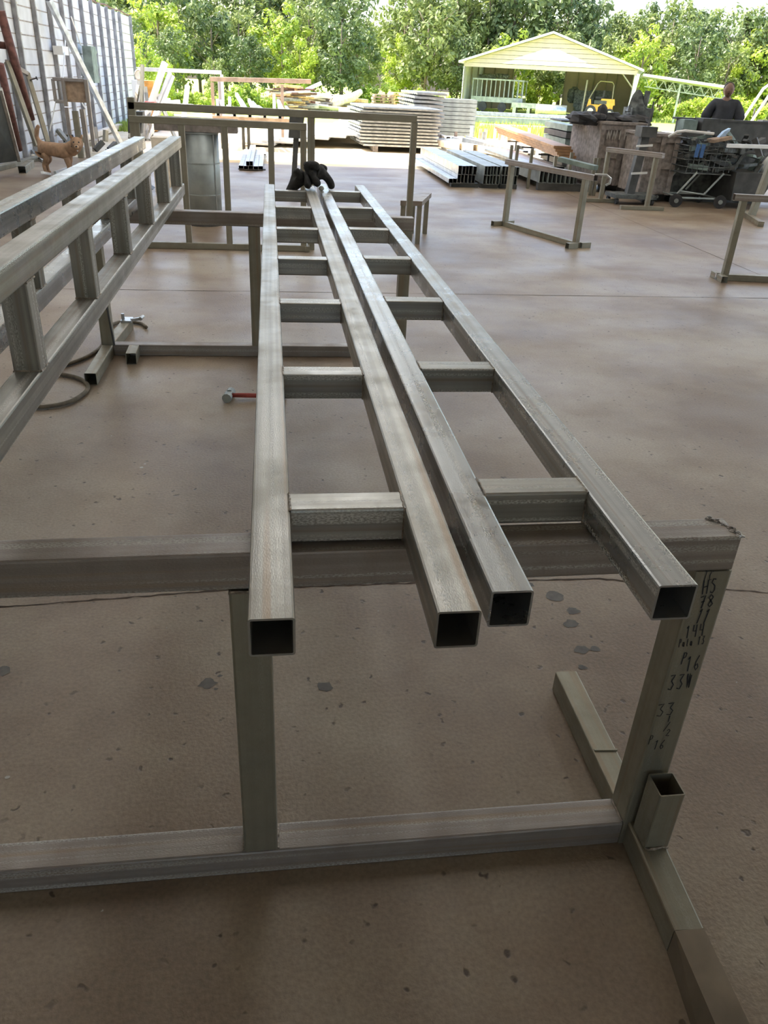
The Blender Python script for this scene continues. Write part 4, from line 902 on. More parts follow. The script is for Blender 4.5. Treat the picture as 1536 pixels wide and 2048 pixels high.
one('rod', DARK, lambda b: b.cyl((p.x+.02, 13.1, 1.1), at(1308, 203, 13.1), .014, n=8), T)
one('base', SCRAP, lambda b: b.box((5.45, 12.75, .09), (6.15, 13.2, .15)), T)
for (x, y) in ((5.5, 12.8), (6.1, 12.8), (6.1, 13.15), (5.5, 13.15)): one('caster', BLACK, lambda b: b.cyl((x-.02, y, .045), (x+.02, y, .045), .045), T)
for z in (.45, .85): one('clamp', SILVERW, lambda b: b.bar((5.72, 12.92, z), (5.98, 12.92, z+.02), .03), T)
# shopping cart with junk
T = thing('cart', 'rusty wheeled shopping cart piled with dark scrap', 'cart', (6.95, 13.0, 0))
def cartb(b):
    for i in range(9):
        x = 6.55+i*.09; b.cyl((x, 12.75, .5+.004*i), (x, 12.75, 1.0), .005, n=5); b.cyl((x, 13.35, .5), (x, 13.35, 1.0), .005, n=5)
    for z in (.5, .6, .7, .8, .9, 1.0):
        b.cyl((6.5, 12.75, z), (7.32, 12.75, z), .007, n=5); b.cyl((6.5, 13.35, z), (7.32, 13.35, z), .007, n=5); b.cyl((6.5, 12.75, z), (6.5, 13.35, z), .007, n=5); b.cyl((7.32, 12.75, z), (7.32, 13.35, z), .007, n=5)
    for i in range(7): b.cyl((6.5, 12.75+i*.1, .5), (7.32, 12.75+i*.1, .5), .006, n=5)
one('basket', SCRAP, cartb, T)
for y in (12.72, 13.35):
    one('frame', GALVD, lambda b: (b.tube([(6.72, y, .52), (6.48, y, .22), (6.42, y, .14), (7.25, y, .14)], .016, 7), b.tube([(7.18, y, .52), (6.92, y, .2)], .016, 7)), T)
one('crossbar', GALVD, lambda b: (b.cyl((6.50, 12.72, .24), (6.92, 12.72, .2), .012), b.cyl((6.46, 12.72, .16), (6.46, 13.35, .16), .012), b.cyl((7.2, 12.72, .14), (7.2, 13.35, .14), .012)), T)
one('handle', SILVERW, lambda b: b.tube([(6.26, 13.0, 1.0), (6.34, 12.9, 1.08), (6.44, 12.85, 1.10), (6.9, 12.8, 1.08)], .022, 7), T)
for (x, y, r) in ((6.46, 12.68, .10), (6.46, 13.38, .07), (7.22, 12.68, .10), (7.22, 13.38, .07)):
    wl = one('wheel', BLACK, lambda b: b.cyl((x-.02, y-.02, r), (x+.0, y+.03, r), r, n=18), T); one('hub', GALVD, lambda b: b.cyl((x-.02, y-.035, r), (x, y+.035, r), r*.35, n=10), wl)
for k in range(64):
    x = R_.uniform(6.6, 8.05); y = R_.uniform(12.8, 13.38); z = R_.uniform(.55, 1.06) if x < 7.3 else R_.uniform(.45, .98); L = R_.uniform(.12, .4)
    d = Vector((R_.uniform(-1, 1), R_.uniform(-.4, .4), R_.uniform(-.5, .7))).normalized()*L
    o = one('scrap_piece', R_.choice([SCRAP, DARK, SCRAP, GREENG, DARK]), lambda b: b.bar(Vector((x, y, z))-d*.5, Vector((x, y, z))+d*.5, R_.uniform(.04, .12), R_.uniform(.02, .09))); tag(o, 'dark piece of scrap metal heaped in and beside the cart', 'scrap', 'scrap pieces heaped in the cart')
o = one('scrap_bin', DARK, lambda b: b.hexa([(7.4, 12.7, .12), (7.9, 12.7, .12), (7.95, 13.4, .12), (7.4, 13.4, .12), (7.36, 12.66, .55), (8.1, 12.7, .55), (8.1, 13.45, .55), (7.36, 13.45, .55)])); tag(o, 'dark low bin on the floor right of the cart', 'bin')
for k in range(2):
    o = one('blue_glove', BLUE, lambda b: b.bar((6.63+.085*k, 12.70, .74), (6.64+.085*k, 12.70, .93), .055, .03, up=(0, 1, 0))); tag(o, 'blue cloth glove hanging on the side of the cart', 'glove', 'blue gloves on the cart')
o = one('blue_rag', plain('pale_blue_rag', (.45, .6, .8), rough=.8), lambda b: b.hexa([(6.98, 12.78, 1.02), (7.12, 12.78, 1.02), (7.12, 12.86, 1.02), (6.98, 12.86, 1.02), (7.06, 12.78, 1.12), (7.15, 12.78, 1.17), (7.15, 12.86, 1.17), (7.06, 12.86, 1.12)])); tag(o, 'pale blue rag tucked on top of the cart', 'rag')
o = one('plywood_scrap', PLY, lambda b: b.bar((6.85, 12.76, .98), (7.15, 12.78, 1.04), .2, .05)); tag(o, 'brown board edge lying over the cart rim', 'board')
T = thing('tool_chest', 'dark low tool chest behind the cart, under the long bench', 'chest', (7.0, 13.65, 0))
one('body', DARK, lambda b: b.box((6.35, 13.45, .06), (8.35, 13.75, .80)), T)
for k in range(3): one('drawer', SCRAP, lambda b: b.box((6.4+.65*k, 13.43, .12), (7.0+.65*k, 13.45, .74)), T)
one('skid', DARK, lambda b: b.box((6.4, 13.48, 0), (8.3, 13.72, .06)), T)
# bench with a deep dark panel, the man stands behind
T = thing('work_bench', 'long dark metal bench with a deep front panel in front of the man', 'bench', (7.3, 14.0, 0))
a = at(1352, 243, 13.9); c = at(1536, 248, 13.6)
one('front_panel', plain('dark_panel', (.085, .09, .085), rough=.5, metal=.2), lambda b: b.box((a.x, 13.85, .72), (c.x+.3, 13.9, 1.23)), T)
one('top', DARK, lambda b: b.box((a.x-.03, 13.83, 1.23), (c.x+.3, 14.0, 1.26)), T)
for x in (a.x+.1, 8.2, c.x+.1): one('leg', DARK, lambda b: b.bar((x, 13.95, 0), (x, 13.95, .75), .08, up=(0, 1, 0)), T)
o = one('green_box', GREENG, lambda b: b.box((a.x+.0, 13.6, 1.02), (a.x+.24, 13.84, 1.24))); tag(o, 'dull green metal box at the left end of the dark bench', 'box')
o = one('black_box', DARK, lambda b: b.box((a.x+.3, 13.55, 1.0), (a.x+.6, 13.84, 1.27))); tag(o, 'black box beside the dull green one on the bench', 'box')
T = thing('wheelbarrow', 'red wheelbarrow half hidden behind the bright-topped stand at the right edge', 'wheelbarrow', (8.6, 13.6, 0))
one('tray', RED, lambda b: b.hexa([(8.1, 13.2, .33), (8.9, 13.2, .33), (8.9, 13.8, .33), (8.2, 13.8, .33), (7.75, 13.05, .42), (9.1, 13.05, .62), (9.1, 13.95, .62), (7.8, 13.95, .42)]), T)
one('wheel', BLACK, lambda b: b.cyl((8.0, 13.47, .18), (8.0, 13.55, .18), .18), T)
one('leg', DARK, lambda b: (b.bar((8.8, 13.25, 0), (8.8, 13.25, .35), .04, up=(0, 1, 0)), b.bar((8.8, 13.75, 0), (8.8, 13.75, .35), .04, up=(0, 1, 0))), T)
o = one('white_bag', WHITE, lambda b: b.blob((8.05, 12.95, .62), (.11, .1, .19), 9, 7, .12, R_), smooth=True); tag(o, 'crumpled white bag hanging by the wheelbarrow', 'bag')
T2 = None
for k in range(12):
    p = fl(R_.uniform(1290, 1460), R_.uniform(214, 228)); s = R_.uniform(.3, .9)
    o = one('yard_scrap', R_.choice([RUST, RED, SCRAP, PALEW, FRESH]), lambda b: b.bar((p.x, p.y, .08), (p.x+s*2, p.y+R_.uniform(-.5, .5), .08+R_.uniform(0, .5)), .3, .22)); tag(o, 'rusty piece of scrap lying in the yard under the lean-to', 'scrap', 'scrap under the lean-to')

#=====PERSON=====
def lathe_head(c, s, mat, parent, face=Vector((-.35, -.94, 0))):
    """head as a subdivided sphere pushed into a skull, brow, nose, mouth and chin; local -y is the face"""
    f = face.normalized(); rt = Vector((0, 0, 1)).cross(f).normalized()*-1
    b = MB(); seg, ring = 28, 22; vs = []
    for i in range(ring+1):
        ph = math.pi*i/ring
        for k in range(seg):
            t = 2*math.pi*k/seg; x = math.sin(ph)*math.cos(t); y = math.sin(ph)*math.sin(t); z = math.cos(ph)
            X = .084*x; Y = .098*y; Z = .112*z
            if z < 0: X *= 1-.17*(-z)**1.3; Y *= 1-.12*(-z)
            fr = max(0, y)
            if fr > .6:
                if abs(x) < .22 and -.35 < z < .12: Y += .022*(1-abs(x)/.22)*(1-abs(z+.18)/.32 if abs(z+.18) < .32 else 0)
                if .1 < abs(x) < .5 and -.05 < z < .2: Y -= .007
                if abs(x) < .35 and -.62 < z < -.48: Y += .004
            vs.append(c+(rt*X+f*Y+Vector((0, 0, Z)))*s)
    b.add(vs, [(i*seg+k, (i+1)*seg+k, (i+1)*seg+(k+1) % seg, i*seg+(k+1) % seg) for i in range(ring) for k in range(seg)])
    return b, f, rt
def person(px, base, label):
    c = Vector(base); T = thing('person', label, 'person', c)
    f = Vector((-c.x, -c.y, 0)).normalized(); f = (f+Vector((.1, 0, 0))).normalized(); r = Vector((-f.y, f.x, 0))   # r: person's left seen at right
    def q(a, d, z): return c+r*a+f*d+Vector((0, 0, z))
    P = [(*q(0, 0, .95), .13), (*q(0, 0, 1.12), .135), (*q(0, .01, 1.30), .15), (*q(0, 0, 1.47), .125), (*q(0, -.005, 1.56), .085), (*q(0, .01, 1.61), .08),
         (*q(.17, 0, 1.49), .07), (*q(.245, -.01, 1.28), .052), (*q(.275, .03, 1.14), .042), (*q(.265, .17, 1.02), .03),
         (*q(-.17, 0, 1.49), .07), (*q(-.245, -.01, 1.28), .052), (*q(-.275, .03, 1.14), .042), (*q(-.265, .17, 1.02), .03),
         (*q(.10, 0, .84), .095), (*q(.11, .02, .48), .062), (*q(.11, -.02, .10), .045), (*q(.12, .14, .05), .038),
         (*q(-.10, 0, .84), .095), (*q(-.11, .02, .48), .062), (*q(-.11, -.02, .10), .045), (*q(-.12, .14, .05), .038)]
    E_ = [(0, 1), (1, 2), (2, 3), (3, 4), (4, 5), (3, 6), (6, 7), (7, 8), (8, 9), (3, 10), (10, 11), (11, 12), (12, 13), (0, 14), (14, 15), (15, 16), (16, 17), (0, 18), (18, 19), (19, 20), (20, 21)]
    body = skinmesh('body', P, E_, SKIN, T)
    # hands with five fingers, resting by the bench
    for s in (1, -1):
        h0 = q(.265*s, .17, 1.02); pts = [(*h0, .024), (*q(.262*s, .23, .995), .030)]; ed = [(0, 1)]
        for k, (sp, ln) in enumerate([(-.03, .07), (-.010, .08), (.010, .078), (.028, .062)]):
            a = len(pts); pts += [(*q(.262*s+sp, .23+.035, .99), .0105), (*q(.262*s+sp, .25+ln*.6, .975), .0095), (*q(.262*s+sp*1.05, .25+ln, .955), .0085)]; ed += [(1, a), (a, a+1), (a+1, a+2)]
        a = len(pts); pts += [(*q(.262*s-.04*s, .21, .985), .012), (*q(.262*s-.055*s, .25, .965), .0095)]; ed += [(1, a), (a, a+1)]
        skinmesh('hand', pts, ed, SKIN, T)
    hb, ff, rt = lathe_head(q(0, .03, 1.70), 1.0, SKIN, T, f); hd = hb.build('head', SKIN, T, smooth=True)
    one('ear', SKIN, lambda b: (b.blob(q(.077, .02, 1.70), (.012, .018, .03), 8, 6), b.blob(q(-.077, .02, 1.70), (.012, .018, .03), 8, 6)), hd, True)
    one('eye', DARK, lambda b: (b.blob(q(.030, .108, 1.715), (.011, .008, .006), 8, 6), b.blob(q(-.030, .108, 1.715), (.011, .008, .006), 8, 6)), hd, True)
    one('mouth', HAIR, lambda b: b.blob(q(0, .112, 1.645), (.022, .008, .005), 8, 5), hd, True)
    one('hair', HAIR, lambda b: b.blob(q(0, .0, 1.735), (.090, .098, .090), 14, 10, .03, R_), T, True)
    # shirt over the torso and upper arms
    P2 = [(*q(0, 0, .93), (.22, .16)), (*q(0, 0, 1.12), (.22, .17)), (*q(0, .01, 1.30), (.24, .18)), (*q(0, 0, 1.485), (.19, .14)), (*q(0, -.003, 1.565), .09),
          (*q(.17, 0, 1.51), .105), (*q(.26, -.01, 1.34), .105), (*q(.305, .01, 1.20), .10), (*q(-.17, 0, 1.51), .105), (*q(-.26, -.01, 1.34), .105), (*q(-.305, .01, 1.20), .10)]
    skinmesh('t_shirt', P2, [(0, 1), (1, 2), (2, 3), (3, 4), (3, 5), (5, 6), (6, 7), (3, 8), (8, 9), (9, 10)], SHIRT, T)
    P3 = [(*q(0, 0, .93), .15), (*q(.10, 0, .82), .115), (*q(.11, .02, .48), .082), (*q(.11, -.02, .09), .065), (*q(-.10, 0, .82), .115), (*q(-.11, .02, .48), .082), (*q(-.11, -.02, .09), .065)]
    skinmesh('trousers', P3, [(0, 1), (1, 2), (2, 3), (0, 4), (4, 5), (5, 6)], JEANS, T)
    for s in (1, -1): one('shoe', BLACK, lambda b: b.blob(q(.12*s, .07, .045), (.06, .14, .05), 12, 8), T, True)
pp = at(1453, 200, 14.5)
person(1453, (pp.x, 14.5, 0), 'person in a dark t-shirt standing behind the dark bench, facing the camera')

#=====DOG=====
# the body runs from the rump at left to the chest at right, the head turns to the camera
dg = fl(99, 349); hx = Vector((.93, -.36, 0)).normalized(); hy = Vector((-hx.y, hx.x, 0))
DOGS = 1.06
T = thing('dog', 'tan short-haired dog with raised tail standing by the wall, head turned to the camera', 'dog', dg)
def q(a, s, z): return dg+hx*a+hy*s+Vector((0, 0, z))
P = [(*q(-.02, 0, .40), .098), (*q(.14, 0, .375), .085), (*q(.32, 0, .37), .115), (*q(.44, 0, .39), .105), (*q(.53, -.01, .44), .075), (*q(.60, -.05, .475), .07),
     (*q(-.07, .06, .34), .062), (*q(.01, .07, .235), .043), (*q(-.075, .07, .14), .024), (*q(-.06, .07, .04), .021), (*q(-.02, .07, .018), .022),
     (*q(-.07, -.06, .34), .062), (*q(.05, -.07, .235), .043), (*q(-.03, -.07, .14), .024), (*q(-.01, -.07, .04), .021), (*q(.03, -.07, .018), .022),
     (*q(.36, .07, .28), .050), (*q(.34, .07, .16), .026), (*q(.36, .07, .04), .021), (*q(.39, .07, .018), .023),
     (*q(.40, -.07, .28), .050), (*q(.42, -.07, .16), .026), (*q(.41, -.07, .04), .021), (*q(.44, -.07, .018), .023),
     (*q(-.10, 0, .46), .03), (*q(-.13, 0, .54), .026), (*q(-.11, 0, .63), .030), (*q(-.06, 0, .71), .018)]
P = [(*p_[:3], p_[3]*(1.42 if i_ < 6 else 1.3)) for i_, p_ in enumerate(P)]
E_ = [(0, 1), (1, 2), (2, 3), (3, 4), (4, 5), (0, 6), (6, 7), (7, 8), (8, 9), (9, 10), (0, 11), (11, 12), (12, 13), (13, 14), (14, 15), (2, 16), (16, 17), (17, 18), (18, 19), (2, 20), (20, 21), (21, 22), (22, 23), (0, 24), (24, 25), (25, 26), (26, 27)]
skinmesh('body', P, E_, FUR, T)
hc = q(.62, -.08, .50); fd = Vector((-hc.x*.6, -hc.y, 0)).normalized(); fr = Vector((-fd.y, fd.x, 0))
def hq(a, d, z): return hc+fr*a+fd*d+Vector((0, 0, z))
skinmesh('head', [(*hq(0, 0, 0), .118), (*hq(0, .05, -.005), .098), (*hq(0, .10, -.035), .060), (*hq(0, .15, -.045), .044)], [(0, 1), (1, 2), (2, 3)], FUR, T)
one('muzzle', FURL, lambda b: b.blob(hq(0, .135, -.045), (.036, .045, .03), 10, 7), T, True)
one('nose', BLACK, lambda b: b.blob(hq(0, .18, -.035), (.016, .012, .012), 8, 6), T, True)
for s in (1, -1):
    one('ear', FUR, lambda b: b.prism([hq(.035*s, .01, .07), hq(.085*s, -.01, .05), hq(.095*s, .005, .125)], fd*-.018), T)
    one('eye', BLACK, lambda b: b.blob(hq(.036*s, .108, .016), .014, 8, 6), T, True)
one('collar', BLACK, lambda b: b.tube([q(.535, -.02, .445)+Vector((.085*math.cos(t*.524)*hy.x, .085*math.cos(t*.524)*hy.y, .085*math.sin(t*.524))) for t in range(13)], .011, 6), T)
one('collar_tag', SILVERW, lambda b: b.blob(hq(0, .07, -.105), (.012, .006, .014), 7, 5), T)

#=====WALLSTUFF=====
def lean_tube(a, c, w, m, lab, name='leaning_tube', rnd=False, X=-4.3, Yb=None, cat='steel tube', Z=None):
    """a: top pixel (against the wall), c: base pixel on the floor"""
    q = fl(*c) if Yb is None else at(*c, Yb); p = onx(*a, X)
    if rnd: o = one(name, m, lambda b: b.cyl(q, p, w/2, n=14), smooth=True)
    else: o = one(name, m, lambda b: b.bar(q+Vector((0, 0, .0)), p, w, hollow=True))
    tag(o, lab, cat); return o
lean_tube((98, 0), (241, 287), .10, GALV, 'long galvanised tube leaning diagonally across the white wall')
lean_tube((1, 22), (62, 240), .14, RUST, 'dark rusty pipe leaning at the far left against the white wall', 'rusty_pipe', True, X=-4.25, Yb=15.8, cat='pipe')
lean_tube((0, 128), (38, 300), .12, RUST, 'second rusty pipe leaning lower at the far left edge', 'rusty_pipe', True, X=-4.2, Yb=15.3, cat='pipe')
T = thing('rusty_pipe', 'short rusty cross pipe joined at the left edge of the view', 'pipe', at(8, 90, 15.7))
one('pipe', RUST, lambda b: b.cyl(at(-30, 87, 15.7), at(19, 92, 15.75), .055, n=12), T, True); one('coupling', RUST, lambda b: b.cyl(at(14, 91, 15.7), at(20, 92, 15.7), .075, n=12), T, True)
T = thing('open_trestle', 'tall narrow steel frame leaning against the white wall left of the dog', 'steel frame', fl(85, 300))
p1, p2 = at(14, 124, 15.6), at(55, 148, 16.3); q1, q2 = at(74, 292, 15.3), at(96, 285, 15.7)
one('crossbar', STANDW, lambda b: b.bar(p1, p2, .07), T); one('side_rail', STAND, lambda b: b.bar(p1, q1, .075), T); one('side_rail', STAND, lambda b: b.bar(p2, q2, .075), T)
one('hook', DARK, lambda b: (b.bar(at(40, 142, 15.9), at(42, 152, 15.9), .02), b.bar(at(60, 160, 16.2), at(74, 156, 16.2), .02), b.bar(at(72, 153, 16.2), at(75, 160, 16.2), .02)), T)
T = thing('leaning_door', 'dark tall panel with pale metal edge leaning at the left edge of the view', 'panel', fl(20, 325))
a0, a1, c0, c1 = at(-60, 170, 12.4), at(0, 178, 13.2), at(-60, 335, 12.8), at(38, 321, 14.0)
one('sheet', plain('dark_sheet', (.05, .055, .05), rough=.6), lambda b: b.prism([c0, c1, a1, a0], (-.04, .04, 0)), T)
one('edge', GALV, lambda b: b.bar(c1, a1, .06), T)
o = one('floor_rail', STAND, lambda b: b.bar(fl(-30, 343, .04), fl(74, 316, .04), .10, .08)); tag(o, 'long steel bar lying on the floor at the left edge', 'steel bar')
o = one('tube_offcut', STAND, lambda b: b.bar(fl(44, 340, .05), fl(62, 327, .05), .11, hollow=True)); tag(o, 'short square tube offcut with open dark end on the floor left of the dog', 'metal offcut')
for k, (a, c) in enumerate([((40, 290), (90, 318)), ((62, 298), (86, 322)), ((30, 300), (60, 311)), ((110, 345), (140, 335)), ((84, 345), (100, 348))]):
    p = fl(*a, .06+.03*k); q_ = fl(*c, .03); o = one('strap', GALV if k % 2 else SILVERW, lambda b: b.bar(p, q_, .035)); tag(o, ['bright strip sloping down behind the panel edge', 'bright thin bar pointing at the dog', 'short bright strip nearest the panel edge', 'pale strip on the floor under the dog', 'small pale strip by the hind paw of the dog'][k], 'metal strip')
# upright double tube right of the dog
T = thing('tube_post', 'pair of upright square tubes joined together behind the head of the dog', 'steel tube', fl(168, 318))
q_ = fl(168, 316); p = at(150, 222, q_.y)
one('tube', STAND, lambda b: b.bar((q_.x-.05, q_.y, 0), (p.x, q_.y, p.z), .10, up=(0, 1, 0), hollow=True), T); one('tube', STANDW, lambda b: b.bar((q_.x+.07, q_.y+.08, 0), (p.x+.11, q_.y+.08, p.z+.03), .08, up=(0, 1, 0), hollow=True), T)
# junk on floor by wall
for k in range(16):
    p = fl(R_.uniform(120, 235), R_.uniform(285, 312)); d = Vector((R_.uniform(-.3, .3), R_.uniform(-.3, .3), R_.uniform(.0, .25)))
    o = one('metal_offcut', R_.choice([GALV, STAND, STANDW, DARK]), lambda b: b.bar((p.x, p.y, .06), Vector((p.x, p.y, .06))+d, .09, hollow=True)); tag(o, 'short metal offcut heaped on the floor between the dog and the leaning tube', 'metal offcut', 'offcuts behind the dog')
o = one('timber_beam', PALEW, lambda b: b.bar(fl(165, 277, .06), fl(240, 252, .06), .14, .12)); tag(o, 'pale timber beam lying along the foot of the white wall', 'beam')
# wooden box stand
T = thing('box_stand', 'raised steel stand holding a wooden panelled box in front of the white wall', 'stand', fl(140, 300))
Yb = 18.2
a = at(106, 158, Yb); c = at(168, 161, Yb)
zt_, zb_ = a.z, at(118, 203, Yb).z
one('box', PLY, lambda b: b.box((a.x+.22, Yb, zb_), (c.x, Yb+.35, zt_-.03)), T)
one('frame', STANDW, lambda b: (b.bar((a.x+.19, Yb-.03, zb_-.08), (a.x+.19, Yb-.03, zt_+.02), .07, up=(0, 1, 0)), b.bar((c.x+.04, Yb-.03, zb_-.1), (c.x+.04, Yb-.03, zt_+.02), .07, up=(0, 1, 0)),
    b.bar((a.x, Yb-.03, zt_), (c.x, Yb-.03, zt_), .06), b.bar((a.x, Yb-.03, zb_), (a.x+.19, Yb-.03, zb_), .06), b.bar((a.x, Yb-.02, zb_), (a.x, Yb-.02, zt_), .06, up=(0, 1, 0)), b.bar((a.x+.09, Yb, zb_), (a.x+.09, Yb, zt_), .03, up=(0, 1, 0))), T)
for x in (a.x+.19, c.x+.04): one('leg', STANDW, lambda b: b.bar((x, Yb-.03, 0), (x, Yb-.03, zb_-.1), .07, up=(0, 1, 0)), T)
one('rope', WHITE, lambda b: (b.tube([onx(131, 75, -4.4), (a.x+.19, Yb, zt_+.02)], .012, 6), b.tube([(a.x, Yb-.02, zb_), (a.x-.18, Yb-.1, .35)], .012, 6)), T)
# electrical cabinet on the wall
T = thing('electrical_cabinet', 'tall grey-green electrical cabinet mounted on the white wall behind the leaning tube', 'cabinet', onx(180, 168, -4.4))
pa = onx(176, 165, -4.38); ztop = onx(172, 92, -4.3).z
one('box', GREENG, lambda b: b.box((-4.375, pa.y-.25, pa.z), (-4.17, pa.y+.35, ztop)), T)
one('knob', GREENG, lambda b: [b.blob((-4.2, pa.y+.42, z), (.04, .08, .07), 8, 6) for z in (ztop-.1, pa.z+.35, pa.z+.1)] and None, T)
one('conduit', WHITE, lambda b: (b.tube(spline([(-4.4, pa.y-.2, ztop), (-4.4, pa.y-.5, ztop+.25), (-4.4, pa.y-.9, ztop+.55)]), .015, 6)), T)
one('conduit', WHITE, lambda b: (b.tube(spline([(-4.4, pa.y, pa.z), (-4.4, pa.y+.1, pa.z-.4), (-4.4, pa.y-.5, pa.z-.55), (-4.4, pa.y-1.3, pa.z-.2)]), .015, 6)), T)
o = one('meter_box', WHITE, lambda b: b.box((-4.44, 19.55, 1.70), (-4.25, 20.1, 1.86))); tag(o, 'small white junction box left of the grey-green cabinet', 'box')

#=====TREES=====
def leafcloud(seed, n_cl, per, rx, rz, cz, leaf, flat=1.0):
    rnd = random.Random(seed); b = MB(); vs = []; fs = []
    for c in range(n_cl):
        while True:
            v = Vector((rnd.uniform(-1, 1), rnd.uniform(-1, 1), rnd.uniform(-1, 1)))
            if .25 < v.length < 1: break
        v = v.normalized()*rnd.uniform(.45, 1.0); cc = Vector((v.x*rx, v.y*rx, cz+v.z*rz)); cr = rnd.uniform(.5, 1.0)*rx*.34
        for k in range(per):
            d = Vector((rnd.gauss(0, 1), rnd.gauss(0, 1), rnd.gauss(0, .8))).normalized()
            p = cc+d*cr*rnd.uniform(.55, 1.05); nn = (d+Vector((rnd.uniform(-.8, .8), rnd.uniform(-.8, .8), rnd.uniform(-.2, 1.0)))).normalized()
            t = nn.orthogonal().normalized(); t.rotate(Matrix.Rotation(rnd.uniform(0, 6.28), 3, nn)); u = nn.cross(t); s = leaf*rnd.uniform(.6, 1.3)
            m = len(vs); vs += [p-t*s*.9, p-u*s*.42+t*s*.1, p+t*s*1.0, p+u*s*.42+t*s*.1]; fs.append((m, m+1, m+2, m+3))
    b.v = vs; b.f = fs; b.uv = [[(0, 0)]*4]*len(fs); return b
def make_tree(seed, kind, mat, label, group, n_cl, per, rx, rz, cz, leaf, trunk, loc):
    T = thing(kind, label, 'tree' if 'tree' in kind else 'shrub', (0, 0, 0), group)
    leafcloud(seed, n_cl, per, rx, rz, cz, leaf).build('foliage', mat, T)
    b = MB(); rnd = random.Random(seed+50)
    b.tube([(0, 0, -.1), (.05, 0, cz*.4), (-.05, .05, cz), (.05, 0, cz+rz*.6)], [trunk, trunk*.8, trunk*.55, trunk*.2], 8)
    for k in range(6):
        z = cz*(.5+.12*k); a = rnd.uniform(0, 6.28); b.tube([(0, 0, z), (math.cos(a)*rx*.4, math.sin(a)*rx*.4, z+rz*.35), (math.cos(a)*rx*.75, math.sin(a)*rx*.75, z+rz*.55)], [trunk*.35, trunk*.22, trunk*.08], 6)
    b.build('trunk', BARK, T, smooth=True)
    T.location = loc; return T
protos = {}
TL = {'d': ('dense deep green tree in the belt behind the yard', 'deep green trees of the belt', LEAFD), 'm': ('mid green bushy tree in the belt behind the yard', 'mid green trees of the belt', LEAF), 'y': ('sunlit yellow-green tree in the belt behind the yard', 'yellow-green trees of the belt', LEAFY)}
KIND = {'d': 'broadleaf_tree', 'm': 'broadleaf_tree', 'y': 'broadleaf_tree'}
def plant(k, var, px, Y, top_py, wid=1.0):
    x = at(px, 150, Y).x; ht = at(px, top_py, Y).z; key = (k, var)
    lab, grp, mat = TL[k]; H0 = 9.0; sc = ht/H0
    if key not in protos:
        protos[key] = make_tree(hash(k) % 7+var*13 if False else (ord(k)+var*13), KIND[k], mat, lab, grp, 46, 62, 2.9, 4.1, 4.9, .24, .16, (x, Y, -.03)); o = protos[key]; o.scale = (sc*wid, sc*wid, sc)
    else: o = copytree(protos[key], (x, Y, -.03), R_.uniform(0, 6.28), (sc*wid, sc*wid, sc), label=lab, group=grp)
    return o
row = []
i = 0
for px in range(235, 1600, 44):
    top = -70+R_.uniform(-25, 25)
    if 690 < px < 790: top = 30
    if 1140 < px < 1290: top = 20+R_.uniform(-15, 25)
    if px >= 1290: top = -10+R_.uniform(-20, 20)
    Yr = 62 if px < 720 else 74
    plant('dmdm'[i % 4], i % 2, px+R_.uniform(-12, 12), Yr+R_.uniform(-3, 3), top, .95); i += 1
for px in range(250, 1600, 60):
    top = -30+R_.uniform(-20, 40)
    if 680 < px < 800: top = 60
    if 880 < px < 1300: top = 60+R_.uniform(-25, 10)
    if px >= 1300: top = 40+R_.uniform(-20, 30)
    Yr = 52 if px < 720 else 68
    plant('mymd'[i % 4], i % 2, px+R_.uniform(-15, 15), Yr+R_.uniform(-3, 3), top, 1.0); i += 1
# nearer young trees by the wall end
for (px, Y, top, k, wd) in [(285, 34, 62, 'y', .75), (325, 36, 110, 'y', .7), (255, 40, 10, 'd', 1.0), (600, 50, 70, 'y', .9), (430, 46, 100, 'm', .9), (350, 48, 40, 'd', 1.0), (500, 50, 55, 'd', 1.0)]:
    o = plant(k, 0, px, Y, top, wd); o['label'] = {285: 'young yellow-green tree just beyond the end of the white wall', 325: 'smaller yellow-green tree above the leaning white tubes', 255: 'dark tree rising behind the end of the white wall', 600: 'bright tree behind the tall timber stack', 430: 'low green tree behind the right post of the white goalpost', 350: 'deep green tree behind the middle of the white goalpost', 500: 'deep green tree between the white goalpost and the timber stack'}[px]
    if 'group' in o: del o['group']
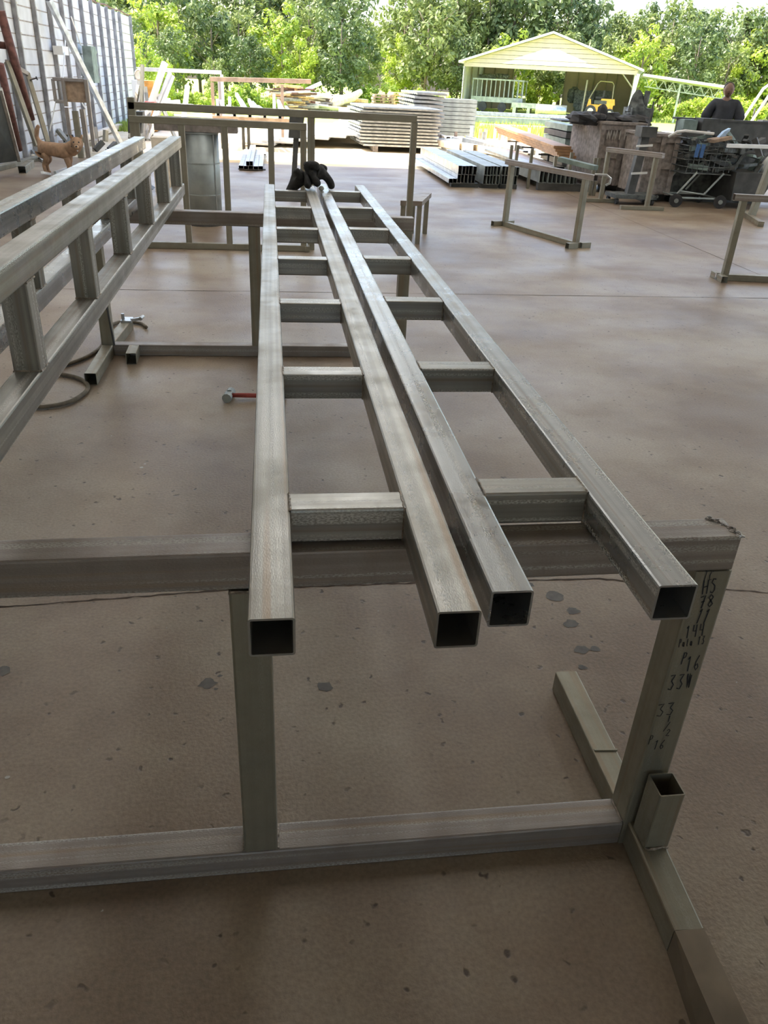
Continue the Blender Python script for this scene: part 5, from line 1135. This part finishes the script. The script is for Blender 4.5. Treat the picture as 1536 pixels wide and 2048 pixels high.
# shrubs
sh = {}
for j, px in enumerate([300, 335, 370, 405, 450, 480, 515, 545, 590, 640, 690, 735, 775, 815, 850, 885, 960, 1005, 1045, 1085, 1290, 1330, 1370, 1410, 1460, 1500, 1535]):
    Y = (40 if px < 560 else 50) if px < 900 else (66 if px < 1200 else 60); top = (172 if px < 560 else 176)+R_.uniform(-14, 14)
    if 900 < px < 1200: top = 165+R_.uniform(-12, 8)
    if px > 1280: top = 190+R_.uniform(-8, 8)
    x = at(px, 150, Y).x; ht = max(.8, at(px, top, Y).z); v = j % 3
    lab, grp = ('bright green shrub in front of the tree belt', 'shrubs before the tree belt')
    if v not in sh:
        sh[v] = make_tree(200+v, 'shrub', LEAFY, lab, grp, 22, 60, 1.25, 1.0, 1.0, .15, .04, (x, Y, -.03)); o = sh[v]; o.scale = (ht/2,)*3
    else: copytree(sh[v], (x, Y, -.03), R_.uniform(0, 6.28), ht/2)
# grass blades
b = MB(); vs = []; fs = []
gr_ = random.Random(11)
def blade(p, h):
    a = gr_.uniform(0, 6.28); w_ = .02+h*.06; dx, dy = math.cos(a)*w_, math.sin(a)*w_; l = gr_.uniform(-.3, .3)*h
    m = len(vs); vs.extend([Vector((p.x-dx, p.y-dy, -.03)), Vector((p.x+dx, p.y+dy, -.03)), Vector((p.x+l, p.y+l*.5, h))]); fs.append((m, m+1, m+2))
for k in range(15000):
    px = gr_.uniform(260, 1536); py = gr_.uniform(200, 246)
    if px < 880 and py > 213: continue
    if px < 560 and py < 196: continue
    p = fl(px, py)
    if 29 < p.y < 75 and not (p.y > 50 and 12.5 < p.x < 22.5): blade(p, gr_.uniform(.08, .28))
for k in range(2600):
    px = gr_.uniform(930, 1190); p = fl(px, gr_.uniform(248, 276)); blade(p, gr_.uniform(.08, .35))
for k in range(2500):
    p = Vector((gr_.uniform(-4.4, -3.6), gr_.uniform(24.5, 34), 0)); blade(p, gr_.uniform(.04, .16))
b.v = vs; b.f = fs; b.uv = [[(0, 0)]*3]*len(fs)
o = b.build('grass', GRASSM); tag(o, 'bright green grass growing over the yard before the trees', 'grass', kind='stuff')
bpy.context.view_layer.update()
